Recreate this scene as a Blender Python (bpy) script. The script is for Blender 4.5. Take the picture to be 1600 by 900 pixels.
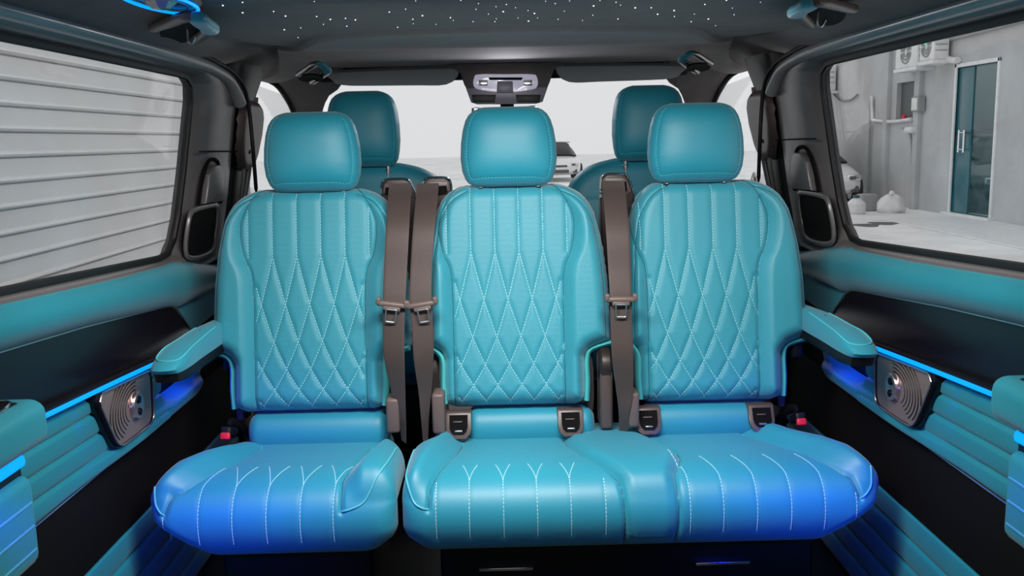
import bpy, bmesh, math, random
import numpy as np
from mathutils import Vector, Matrix
random.seed(7); np.random.seed(7)
for o in list(bpy.data.objects): bpy.data.objects.remove(o)
S = bpy.context.scene
COL = S.collection
# ------------------------------------------------------------------ camera
FPX = 1450.0
PITCH, YAW, ROLL = [math.radians(a) for a in (9.1, 0.7, -1.2)]
CAM = np.array([-0.01, 0.0, 1.18])
fw = np.array([math.sin(YAW)*math.cos(PITCH), math.cos(YAW)*math.cos(PITCH), -math.sin(PITCH)])
rt = np.array([math.cos(YAW), -math.sin(YAW), 0.0]); up = np.cross(rt, fw)
c_, s_ = math.cos(ROLL), math.sin(ROLL)
rt, up = c_*rt+s_*up, -s_*rt+c_*up
cd = bpy.data.cameras.new('camera'); cam = bpy.data.objects.new('camera', cd); COL.objects.link(cam)
cd.sensor_width = 36; cd.lens = 36*FPX/1600; cd.clip_start = 0.02; cd.clip_end = 300
M = Matrix(((rt[0], up[0], -fw[0], CAM[0]), (rt[1], up[1], -fw[1], CAM[1]), (rt[2], up[2], -fw[2], CAM[2]), (0, 0, 0, 1)))
cam.matrix_world = M
S.camera = cam
def PL(px, py, ax, val):           # photo measurement -> point on the axis plane it lies in
    d = rt*(px-800)/FPX - up*(py-450)/FPX + fw
    return CAM + d*((val-CAM[ax])/d[ax])
# ------------------------------------------------------------------ world, lights, exposure
S.view_settings.view_transform = 'Standard'; S.view_settings.look = 'None'
S.view_settings.exposure = 0.0; S.view_settings.gamma = 1.0; S.view_settings.use_curve_mapping = False
W = bpy.data.worlds.new('overcast_sky'); S.world = W; W.use_nodes = True
W.node_tree.nodes['Background'].inputs[0].default_value = (0.97, 0.985, 1.0, 1)
W.node_tree.nodes['Background'].inputs[1].default_value = 0.87
def area(name, loc, target, sx, sy, power, color=(1, 1, 1), spread=180):
    l = bpy.data.lights.new(name, 'AREA'); l.shape = 'RECTANGLE'; l.size = sx; l.size_y = sy
    l.energy = power; l.color = color; l.spread = math.radians(spread)
    o = bpy.data.objects.new(name, l); COL.objects.link(o); o.location = loc
    o.rotation_euler = (Vector(target)-Vector(loc)).to_track_quat('-Z', 'Y').to_euler()
    return o
# rear fill and roof key light, both added out of view; front console lamp
area('added_rear_fill', (0.02, -0.80, 1.12), (0.02, 2.3, 0.75), 1.3, 0.42, 1.2, (1, 0.96, 0.94))
area('added_roof_key', (0.02, 1.57, 1.395), (0.02, 1.90, 0.3), 0.8, 0.18, 16.5, (1, 0.93, 0.90), 160)
area('console_lamp_light', (0.03, 3.38, 1.385), (0.03, 2.7, 0.9), 0.14, 0.03, 1.2, (0.92, 0.92, 1.0))

# ------------------------------------------------------------------ materials
MATS = {}
def mat(name, col, rough=0.5, metal=0.0, bump=None, emit=None, var=None, coat=0, sheen=0, spec=0.5, aniso=0, weave=None):
    m = bpy.data.materials.new(name); m.use_nodes = True; nt = m.node_tree; b = nt.nodes['Principled BSDF']
    b.inputs['Base Color'].default_value = (*col, 1); b.inputs['Roughness'].default_value = rough
    b.inputs['Metallic'].default_value = metal; b.inputs['Specular IOR Level'].default_value = spec
    if coat: b.inputs['Coat Weight'].default_value = coat; b.inputs['Coat Roughness'].default_value = 0.08
    if sheen: b.inputs['Sheen Weight'].default_value = sheen; b.inputs['Sheen Roughness'].default_value = 0.45
    if aniso: b.inputs['Anisotropic'].default_value = aniso
    if emit: b.inputs['Emission Color'].default_value = (*emit[0], 1); b.inputs['Emission Strength'].default_value = emit[1]
    tc = nt.nodes.new('ShaderNodeTexCoord')
    if var:
        n = nt.nodes.new('ShaderNodeTexNoise'); n.inputs['Scale'].default_value = var[0]; n.inputs['Detail'].default_value = 6
        if len(var) > 3: n.inputs['Roughness'].default_value = var[3]
        nt.links.new(tc.outputs['Object'], n.inputs['Vector'])
        r = nt.nodes.new('ShaderNodeValToRGB'); r.color_ramp.elements[0].position = 0.32; r.color_ramp.elements[1].position = 0.68
        r.color_ramp.elements[0].color = (*[c*var[1] for c in col], 1); r.color_ramp.elements[1].color = (*[min(1, c*var[2]) for c in col], 1)
        nt.links.new(n.outputs['Fac'], r.inputs['Fac']); nt.links.new(r.outputs['Color'], b.inputs['Base Color'])
    h = None
    if bump:
        n2 = nt.nodes.new('ShaderNodeTexNoise'); n2.inputs['Scale'].default_value = bump[0]; n2.inputs['Detail'].default_value = 4
        nt.links.new(tc.outputs['Object'], n2.inputs['Vector']); h = n2.outputs['Fac']
    if weave:
        v = nt.nodes.new('ShaderNodeTexVoronoi'); v.inputs['Scale'].default_value = weave; v.inputs['Randomness'].default_value = 0.25
        nt.links.new(tc.outputs['Object'], v.inputs['Vector']); h2 = v.outputs['Distance']
        if h is not None:
            a = nt.nodes.new('ShaderNodeMath'); a.operation = 'ADD'; nt.links.new(h, a.inputs[0]); nt.links.new(h2, a.inputs[1]); h = a.outputs[0]
        else: h = h2
    if h is not None:
        bp = nt.nodes.new('ShaderNodeBump'); bp.inputs['Strength'].default_value = bump[1] if bump else 0.2
        bp.inputs['Distance'].default_value = bump[2] if bump and len(bump) > 2 else 0.001
        nt.links.new(h, bp.inputs['Height']); nt.links.new(bp.outputs['Normal'], b.inputs['Normal'])
    MATS[name] = m; return m
TEAL = (0.012, 0.30, 0.41)
leather = mat('teal_leather', TEAL, 0.52, spec=0.8, bump=(260, 0.25, 0.0008), sheen=0.25, var=(3, 0.93, 1.07))
leather_p = mat('teal_perforated_leather', (0.028, 0.325, 0.42), 0.52, spec=0.7, bump=(200, 0.3, 0.001), sheen=0.35, weave=380, var=(3, 0.94, 1.06))
leather_d = mat('teal_door_leather', (0.012, 0.25, 0.32), 0.46, bump=(220, 0.3, 0.0008), sheen=0.15, var=(3, 0.92, 1.08))
seamd = mat('dark_teal_seam', (0.006, 0.13, 0.17), 0.6)
mint = mat('mint_edge_leather', (0.10, 0.60, 0.60), 0.5, bump=(260, 0.2))
thread = mat('pale_thread', (0.42, 0.78, 0.82), 0.6)
seamm = mat('teal_piping', (0.10, 0.55, 0.62), 0.5)
blackp = mat('black_plastic', (0.004, 0.004, 0.0045), 0.5, spec=0.35, bump=(300, 0.2))
blackm = mat('matte_black_trim', (0.002, 0.002, 0.0022), 0.85, spec=0.2)
brownp = mat('brown_grey_plastic', (0.10, 0.075, 0.068), 0.38, bump=(300, 0.15))
darkbr = mat('dark_brown_plastic', (0.028, 0.02, 0.018), 0.4, bump=(300, 0.15))
tanp = mat('taupe_plastic', (0.15, 0.112, 0.10), 0.42, bump=(300, 0.15))
webb = mat('brown_grey_webbing', (0.060, 0.043, 0.038), 0.55, bump=(500, 0.3), sheen=0.3, weave=900)
chrome = mat('chrome', (0.75, 0.74, 0.75), 0.15, 1.0)
satin = mat('satin_silver', (0.50, 0.49, 0.49), 0.3, 0.9)
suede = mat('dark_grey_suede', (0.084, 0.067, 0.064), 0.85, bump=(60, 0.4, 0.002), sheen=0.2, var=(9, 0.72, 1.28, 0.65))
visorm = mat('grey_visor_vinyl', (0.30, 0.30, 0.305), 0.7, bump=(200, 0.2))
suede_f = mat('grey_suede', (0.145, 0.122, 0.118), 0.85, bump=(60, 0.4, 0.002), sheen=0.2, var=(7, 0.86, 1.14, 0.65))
greyr = mat('rail_plastic_baked_sheen', (0.34, 0.335, 0.335), 0.28, spec=0.9)  # trim grey made lighter, the rail's highlight put into its colour
greyp = mat('grey_trim_plastic', (0.135, 0.130, 0.132), 0.30, spec=0.8, bump=(350, 0.15))
greyd = mat('charcoal_trim_plastic', (0.018, 0.017, 0.018), 0.42, bump=(350, 0.15))
inlaym = mat('gloss_black_inlay', (0.007, 0.005, 0.008), 0.30, spec=0.28)
rubber = mat('black_rubber', (0.006, 0.006, 0.006), 0.6)
ledm = mat('blue_light_strip', (0.0, 0.05, 0.2), 0.4, emit=((0.0, 0.27, 1.0), 1.6))
starm = mat('star_fibre_tip', (0.8, 0.8, 0.8), 0.4, emit=((1, 0.98, 0.96), 1.3))
redm = mat('red_button_plastic', (0.8, 0.02, 0.04), 0.35)
spkm = mat('brushed_bronze_metal', (0.50, 0.33, 0.29), 0.45, 0.7, aniso=0.8, weave=420, bump=(200, 0.25, 0.001))
spkc = mat('spun_metal', (0.66, 0.50, 0.48), 0.34, 0.9, aniso=0.9)
consm = mat('violet_white_plastic', (0.62, 0.60, 0.74), 0.12, coat=0.8, emit=((0.85, 0.83, 1.0), 0.28))
consd = mat('smoky_violet_plastic', (0.34, 0.31, 0.38), 0.3)
plaster = mat('grey_plaster', (0.50, 0.50, 0.505), 0.9, bump=(20, 0.3, 0.01), var=(0.9, 0.86, 1.10, 0.7))
concrete = mat('pale_concrete', (0.85, 0.85, 0.85), 0.85, bump=(10, 0.3, 0.01), var=(0.7, 0.80, 1.12, 0.65))
shutm = mat('pale_grey_painted_metal', (0.80, 0.80, 0.80), 0.55, bump=(30, 0.1), var=(2, 0.96, 1.04))
whitep = mat('white_paint', (0.80, 0.80, 0.80), 0.3, coat=0.5)
whiteb = mat('white_plastic', (0.78, 0.78, 0.78), 0.5, var=(8, 0.9, 1.05))
darkg = mat('dark_grey_paint', (0.10, 0.10, 0.10), 0.5)
midg = mat('mid_grey_paint', (0.32, 0.32, 0.32), 0.6, var=(5, 0.9, 1.1))
tealdoor = mat('dark_teal_door_paint', (0.006, 0.085, 0.11), 0.3, coat=0.4)
tealgl = mat('grey_teal_panel', (0.12, 0.22, 0.23), 0.25)
tyre = mat('tyre_rubber', (0.02, 0.02, 0.02), 0.8)
greenl = mat('green_indicator', (0.05, 0.5, 0.25), 0.4, emit=((0.1, 0.8, 0.4), 0.6))
def glass(name, tint=(1, 1, 1), gl=0.06):
    m = bpy.data.materials.new(name); m.use_nodes = True; nt = m.node_tree; nt.nodes.remove(nt.nodes['Principled BSDF'])
    t = nt.nodes.new('ShaderNodeBsdfTransparent'); t.inputs[0].default_value = (*tint, 1)
    g = nt.nodes.new('ShaderNodeBsdfGlossy'); g.inputs['Roughness'].default_value = 0.02
    lw = nt.nodes.new('ShaderNodeLayerWeight'); lw.inputs[0].default_value = 0.5
    pw = nt.nodes.new('ShaderNodeMath'); pw.operation = 'POWER'; pw.inputs[1].default_value = 5; nt.links.new(lw.outputs['Facing'], pw.inputs[0])
    f = nt.nodes.new('ShaderNodeMath'); f.operation = 'MULTIPLY_ADD'; f.inputs[1].default_value = 0.5; f.inputs[2].default_value = gl*0.5; nt.links.new(pw.outputs[0], f.inputs[0])
    x = nt.nodes.new('ShaderNodeMixShader'); nt.links.new(f.outputs[0], x.inputs[0]); nt.links.new(t.outputs[0], x.inputs[1]); nt.links.new(g.outputs[0], x.inputs[2])
    nt.links.new(x.outputs[0], nt.nodes['Material Output'].inputs[0]); return m
glassm = glass('window_glass', (0.97, 0.97, 0.97))
glasst = glass('teal_door_glass', (0.72, 0.80, 0.80))

# ------------------------------------------------------------------ object helpers
ORG = {}
def obj(name, vf, m, parent=None, label=None, kind=None, flat=False):
    V, F = vf
    V = np.asarray(V, float)
    base = ORG.get(parent.name, np.zeros(3)) if parent else np.zeros(3)
    org = base
    if parent is None:
        mn, mx = V.min(0), V.max(0); org = np.array([(mn[0]+mx[0])/2, (mn[1]+mx[1])/2, mn[2]])
    me = bpy.data.meshes.new(name); me.from_pydata((V-org).tolist(), [], [tuple(int(i) for i in f) for f in F]); me.update()
    bm = bmesh.new(); bm.from_mesh(me); bmesh.ops.recalc_face_normals(bm, faces=bm.faces); bm.to_mesh(me); bm.free()
    me.materials.append(m)
    if not flat:
        for p in me.polygons: p.use_smooth = True
        try: me.set_sharp_from_angle(angle=math.radians(42))
        except Exception: pass
    o = bpy.data.objects.new(name, me); COL.objects.link(o)
    if parent: o.parent = parent
    else: o.location = org
    ORG[o.name] = org
    if label: o['label'] = label
    if kind: o['kind'] = kind
    return o
def tag(o, label, cat, group=None):
    o['label'] = label; o['category'] = cat
    if group: o['group'] = group
    return o
def thing(name, loc, label=None, cat=None, group=None, kind=None):
    o = bpy.data.objects.new(name, None); o.empty_display_size = 0.05; COL.objects.link(o); o.location = loc
    ORG[o.name] = np.array(loc, float)
    if label: o['label'] = label
    if cat: o['category'] = cat
    if group: o['group'] = group
    if kind: o['kind'] = kind
    return o
def join(*parts):
    V = []; F = []; n = 0
    for v, f in parts:
        v = np.asarray(v, float); V.append(v); F += [tuple(i+n for i in q) for q in f]; n += len(v)
    return np.concatenate(V), F
def grid(P, cu=False, cv=False):
    P = np.asarray(P); m, n = P.shape[:2]; F = []
    for i in range(m if cu else m-1):
        i2 = (i+1) % m
        for j in range(n if cv else n-1):
            j2 = (j+1) % n
            F.append((i*n+j, i2*n+j, i2*n+j2, i*n+j2))
    return P.reshape(-1, 3), F
def frompoly(bm):
    V = np.array([v.co[:] for v in bm.verts]); bm.verts.index_update()
    F = [[v.index for v in f.verts] for f in bm.faces]; bm.free(); return V, F
def rbox(lo, hi, r=0.005, seg=3, rot=None, piv=None):
    lo = np.array(lo, float); hi = np.array(hi, float)
    lo, hi = np.minimum(lo, hi), np.maximum(lo, hi)
    bm = bmesh.new(); bmesh.ops.create_cube(bm, size=1)
    for v in bm.verts: v.co = Vector((lo+hi)/2) + Vector([v.co[i]*(hi-lo)[i] for i in range(3)])
    r = min(r, 0.49*float((hi-lo).min()))
    if r > 0: bmesh.ops.bevel(bm, geom=list(bm.edges), offset=r, segments=seg, affect='EDGES', profile=0.5)
    if rot is not None:
        c = Vector(piv if piv is not None else (lo+hi)/2)
        for v in bm.verts: v.co = rot @ (v.co-c) + c
    return frompoly(bm)
def prism(poly, off, r=0.002, seg=2):
    bm = bmesh.new(); vs = [bm.verts.new(tuple(p)) for p in poly]; f = bm.faces.new(vs)
    ret = bmesh.ops.extrude_face_region(bm, geom=[f]); ev = [g for g in ret['geom'] if isinstance(g, bmesh.types.BMVert)]
    for v in ev: v.co += Vector(off)
    if r > 0:
        n = Vector(off).normalized()
        es = [e for e in bm.edges if abs((e.verts[0].co-e.verts[1].co).normalized().dot(n)) < 0.7]
        bmesh.ops.bevel(bm, geom=es, offset=r, segments=seg, affect='EDGES', profile=0.5, clamp_overlap=True)
    return frompoly(bm)
def smooth_path(P, n=60, closed=False):
    P = np.asarray(P, float)
    k = len(P); out = []
    segs = k if closed else k-1
    for i in range(segs):
        p0 = P[(i-1) % k] if (closed or i > 0) else 2*P[0]-P[1]
        p1 = P[i]; p2 = P[(i+1) % k]; p3 = P[(i+2) % k] if (closed or i+2 < k) else 2*P[-1]-P[-2]
        for t in np.linspace(0, 1, 12, endpoint=False):
            out.append(0.5*((2*p1)+(-p0+p2)*t+(2*p0-5*p1+4*p2-p3)*t*t+(-p0+3*p1-3*p2+p3)*t**3))
    if not closed: out.append(P[-1])
    return resample(np.array(out), n, closed)
def resample(Q, n, closed=False):
    Q = np.asarray(Q, float)
    if closed: Q = np.vstack([Q, Q[:1]])
    L = np.concatenate([[0], np.cumsum(np.linalg.norm(np.diff(Q, axis=0), axis=1))])
    t = np.linspace(0, L[-1], n, endpoint=not closed)
    return np.stack([np.interp(t, L, Q[:, k]) for k in range(Q.shape[1])], 1)
def tube(path, r, n=10, closed=False, ref=None, ex=2.0):
    """sweep; r scalar, (ra, rb) or per-point array [m,2]; ra along ref direction"""
    P = np.asarray(path, float); m = len(P)
    T = np.gradient(P, axis=0) if not closed else np.roll(P, -1, 0)-np.roll(P, 1, 0)
    T /= np.linalg.norm(T, axis=1)[:, None]+1e-12
    R = np.zeros((m, 2)); R[:] = np.asarray(r, float) if not np.isscalar(r) else (r, r)
    if ref is None:
        ref = np.array([0, 0, 1.0]) if abs(T[:, 2]).mean() < 0.8 else np.array([1.0, 0, 0])
    ref = np.broadcast_to(np.asarray(ref, float), (m, 3))
    A = ref-(ref*T).sum(1)[:, None]*T; A /= np.linalg.norm(A, axis=1)[:, None]+1e-12; B = np.cross(T, A)
    th = np.linspace(0, 2*np.pi, n, endpoint=False)
    cx = np.sign(np.cos(th))*abs(np.cos(th))**(2/ex); sx = np.sign(np.sin(th))*abs(np.sin(th))**(2/ex)
    G = P[:, None, :]+A[:, None, :]*(R[:, 0:1]*cx)[:, :, None]+B[:, None, :]*(R[:, 1:2]*sx)[:, :, None]
    V, F = grid(G, closed, True)
    if not closed:
        F.append(tuple(range(n))); F.append(tuple((m-1)*n+i for i in range(n)))
    return V, F
def lathe(prof, c, ax='z', n=32):
    th = np.linspace(0, 2*np.pi, n, endpoint=False); G = []
    for r, h in prof:
        a, b, hh = r*np.cos(th), r*np.sin(th), np.full(n, h)
        G.append(np.stack({'z': (a, b, hh), 'y': (a, hh, b), 'x': (hh, a, b)}[ax], 1)+np.array(c))
    V, F = grid(np.array(G), False, True)
    if prof[0][0] > 1e-6: F.append(tuple(range(n)))
    if prof[-1][0] > 1e-6: F.append(tuple((len(prof)-1)*n+i for i in range(n)))
    return V, F
def distpts(U, Vv, pts):
    q = np.stack([U.ravel(), Vv.ravel()], 1); out = np.full(len(q), 9.0)
    pts = np.asarray(pts)
    for i in range(0, len(pts), 250):
        p = pts[i:i+250]
        d2 = (q[:, None, 0]-p[None, :, 0])**2+(q[:, None, 1]-p[None, :, 1])**2
        out = np.minimum(out, np.sqrt(d2.min(1)))
    return out.reshape(U.shape)
def dense(lines, step=0.002):
    o = []
    for l in lines:
        l = np.asarray(l, float); L = np.linalg.norm(np.diff(l, axis=0), axis=1).sum()
        if L > 0.003: o.append(resample(l, max(2, int(L/step))))
    return np.concatenate(o) if o else np.zeros((0, 2))
def sstep(x): x = np.clip(x, 0, 1); return x*x*(3-2*x)
def sides(side, pts_yz, x):   # polygon in a side plane
    return [(CX+side*x, y, z) for y, z in pts_yz]

# generic upholstered pillow in a (u, v, w) frame
class Pillow:
    sd = 0.0055; soft = False
    def prof(s, u, v, d):
        a = np.where(u < 0, -u/s.hl(v), u/s.hr(v)); b = 2*v/s.H-1
        return np.clip(1-np.abs(a)**3.4, 0, 1)**0.45*np.clip(1-np.abs(b)**3.6, 0, 1)**0.45
    def __init__(s, O, a, hv, HL, HR, H, Tf, Tb, r, lean=0.0, panel=None, lines=None, seams=None, side_bulge=0.0, p=2.3, crown=0.0):
        s.O = np.array(O, float); s.U = np.array([math.cos(lean), 0, -math.sin(lean)])
        s.V = np.array([math.sin(lean)*math.cos(a), math.sin(a), math.cos(a)*math.cos(lean)]); s.Wd = np.cross(s.U, s.V); s.Wd = s.Wd if s.Wd[1] < 0 else -s.Wd
        s.hv = np.array(hv)*H; s.HL = np.array(HL); s.HR = np.array(HR); s.H = H; s.Tf, s.Tb, s.r, s.p = Tf, Tb, r, p
        s.panel, s.crown = panel, crown
        vv = np.concatenate([np.linspace(0, H, 260)])
        L = np.stack([-s.hl(vv), vv], 1); R = np.stack([s.hr(vv), vv], 1)
        top = np.stack([np.linspace(-s.hl(H), s.hr(H), 60), np.full(60, H)], 1); bot = np.stack([np.linspace(-s.hl(0), s.hr(0), 60), np.zeros(60)], 1)
        s.out = dense([L, R, top, bot], 0.003)
        s.lines = lines or []; s.seams = seams or []
        s.lp = dense(s.lines); s.sp = dense(s.seams)
    def hl(s, v): return np.interp(v, s.hv, s.HL)
    def hr(s, v): return np.interp(v, s.hv, s.HR)
    def front(s, u, v, fine=True):
        d = distpts(u, v, s.out)
        e = s.prof(u, v, d) if s.soft else (1-(1-np.clip(d/s.r, 0, 1))**s.p)**(1/s.p)
        w = s.Tf*e+s.crown*np.clip(1-(u/0.12)**2, 0, 1)*np.sin(np.pi*np.clip(v/s.H, 0, 1))*e
        if s.panel is not None:
            ph = np.interp(v, s.panel[0]*1.0, s.panel[1]); t = np.abs(u)-ph
            w = w+e*0.020*sstep(t/0.035)*sstep((s.H-v)/0.10)-0.004*sstep((0.02-t)/0.02)*e
        if fine:
            if len(s.lp): dl = distpts(u, v, s.lp); w = w-0.0030*np.exp(-(dl/0.0075)**2)-0.0012*np.exp(-(dl/0.002)**2)
            if len(s.sp): ds = distpts(u, v, s.sp); w = w-s.sd*np.exp(-(ds/0.0042)**2)*np.clip(d/0.01, 0, 1)
        return w
    def world(s, u, v, w):
        return s.O+u[..., None]*s.U+v[..., None]*s.V+w[..., None]*s.Wd
    def mesh(s, ns, nv):
        t = np.linspace(0, 1, nv); v = s.H*(0.6*t+0.4*(0.5-0.5*np.cos(np.pi*t)))
        tt = np.linspace(-1, 1, ns); ss = 0.7*tt+0.3*np.sin(tt*np.pi/2)
        hl, hr = s.hl(v), s.hr(v)
        u = np.where(ss[None, :] < 0, ss[None, :]*hl[:, None], ss[None, :]*hr[:, None]); vv = np.repeat(v[:, None], ns, 1)
        wf = s.front(u, vv)
        d = distpts(u, vv, s.out); wb = -s.Tb*(s.prof(u, vv, d) if s.soft else (1-(1-np.clip(d/s.r, 0, 1))**2.3)**(1/2.3))
        a = grid(s.world(u, vv, wf)); b = grid(s.world(u, vv, wb)[:, ::-1])
        return join(a, b)
    def stitches(s, lines, r=0.0010, dash=0.0055, pitch=0.0078, lift=0.0005):
        parts = []
        for l in lines:
            l = np.asarray(l, float); L = np.linalg.norm(np.diff(l, axis=0), axis=1).sum(); n = int(L/pitch)
            if n < 2: continue
            q = resample(l, n*8+1)
            for k in range(n):
                seg = q[k*8:k*8+6]
                a, b = seg[0], seg[-1]
                uu = np.array([a[0], (a[0]+b[0])/2, b[0]]); vv = np.array([a[1], (a[1]+b[1])/2, b[1]])
                parts.append((uu, vv))
        if not parts: return None
        U = np.array([p[0] for p in parts]); Vv = np.array([p[1] for p in parts]); w = s.front(U, Vv)+lift
        P = s.world(U, Vv, w)
        return join(*[tube(P[i], r, 5, ref=s.Wd) for i in range(len(P))])
CX = 0.02   # centre line of the van
WX = 0.885  # half width at the door cards
def leanx(z): return WX-0.17*max(0, z-0.92)

# ================================================================== THE SETTING
obj('floor', rbox((-1.0, -0.9, -0.06), (1.05, 4.6, 0.0), 0.01), blackp, kind='structure')
# headliner
def edgeY(x):
    a = abs(x-CX); return 2.09+0.10*(a/0.45)**2.2+0.30*sstep((a-0.40)/0.22)+0.55*sstep((a-0.60)/0.2)
xs = np.linspace(-0.86, 0.90, 140)
# rear star field panel and plain front panel are one headliner: two faces strips
def with_top(G, zt=1.56):
    T = G.copy(); T[..., 2] = zt
    a = grid(G); b = grid(T)
    def rim(r0, r1): return grid(np.array([r0, r1]))
    return join(a, b, rim(G[0], T[0]), rim(G[-1], T[-1]), rim(G[:, 0], T[:, 0]), rim(G[:, -1], T[:, -1]))
# conform the split to the curved edge
def strip(f0, f1, n):
    Q = np.zeros((n, len(xs), 3))
    for j, x in enumerate(xs):
        for i, t in enumerate(np.linspace(0, 1, n)):
            y = f0(x)+(f1(x)-f0(x))*t; a = abs(x-CX); e = y-edgeY(x)
            z = 1.425-0.050*sstep((a-0.66)/0.20)-0.014*sstep(e/0.025)+0.045*sstep((y-2.35)/0.6)
            z += 0.014*math.exp(-((a-0.70)/0.07)**2-((y-2.55)/0.25)**2)
            z -= 0.006*math.exp(-((e+0.006)/0.007)**2)
            Q[i, j] = (x, y, z)
    return Q
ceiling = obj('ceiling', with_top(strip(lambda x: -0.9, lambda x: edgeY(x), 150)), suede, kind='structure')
def frontend(x):
    return 3.56
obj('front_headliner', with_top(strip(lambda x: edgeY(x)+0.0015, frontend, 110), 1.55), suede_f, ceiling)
# fibre stars
stars = [(600+a/4, b/4) for a, b in [(33,75),(135,57),(240,97),(183,148),(325,152),(198,6),(415,110),(653,88),(765,28),(700,42),(900,66),(940,83),(903,131),(702,118),(693,135),(838,112),(745,72),(1010,8),(1127,70),(1070,22),(1160,6),(1310,36),(1350,4),(1305,95),(1240,128),(1088,120),(1462,118),(1570,48),(1450,14),(1478,32),(85,170),(557,135),(590,22),(480,2),(180,120),(433,128),(960,112),(822,48),(575,58)]]
stars += [(180+a/4.21, b/4.21) for a, b in [(708,35),(838,83),(838,15),(1112,195),(1415,127),(1515,120),(1523,172),(1370,160),(1220,183),(1203,247),(1310,10),(1042,75),(1120,105),(1325,108),(1580,130)]]
stars += [(1000+a/4, b/4) for a, b in [(405,27),(577,50),(753,14),(427,118),(588,92),(540,2),(215,103),(213,65),(110,88),(472,160),(340,88),(320,135),(70,48)]]
bm = bmesh.new(); bmesh.ops.create_icosphere(bm, subdivisions=1, radius=1.0); sv = frompoly(bm)
for (px, py) in stars:
    p = PL(px, py, 2, 1.4245); rr = random.choice([0.0009, 0.0011, 0.0014, 0.0018])
    obj('star_light', (sv[0]*rr+p, sv[1]), starm, ceiling)

# side walls with window openings
INN = [(0.55, 0.985), (1.57, 0.938), (2.0, 0.915), (2.34, 0.898), (2.415, 0.904), (2.455, 0.935), (2.475, 1.00), (2.485, 1.12), (2.488, 1.30), (2.475, 1.338), (2.43, 1.357), (2.36, 1.360), (1.8, 1.362), (0.55, 1.362)]
OUT = [(0.35, 0.93), (1.57, 0.895), (2.0, 0.872), (2.40, 0.850), (2.62, 0.835), (2.80, 0.838), (2.868, 0.88), (2.885, 1.02), (2.87, 1.31), (2.82, 1.365), (2.66, 1.392), (2.40, 1.400), (1.8, 1.402), (0.35, 1.402)]
def samp(P):
    P = np.array(P); out = []
    n = len(P)
    for i in range(n):
        a, b = P[i], P[(i+1) % n]
        for t in np.linspace(0, 1, 8, endpoint=False): out.append(a+(b-a)*t)
    return np.array(out)
inn, outl = samp(INN), samp(OUT)
V_, F_ = join(rbox((-0.93, -0.96, 0.0), (0.97, -0.90, 0.92), 0.005), rbox((-0.93, -0.96, 1.34), (0.97, -0.90, 1.56), 0.005), rbox((-0.93, -0.96, 0.92), (-0.63, -0.90, 1.34), 0.005), rbox((0.67, -0.96, 0.92), (0.97, -0.90, 1.34), 0.005))
obj('wall_back', (V_, F_), greyd, kind='structure')
for sd, nm in ((-1, 'wall_rear_left'), (1, 'wall_rear_right')):
    obj(nm, rbox((CX+sd*0.90, -0.9, 0.85), (CX+sd*0.96, 0.40, 1.56), 0.005), greyd, kind='structure')
    obj('trim_%d' % (7 if sd < 0 else 8), rbox((CX+sd*0.86, -0.9, 1.405), (CX+sd*0.96, 3.2, 1.56), 0.005), blackp, kind='structure')
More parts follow.
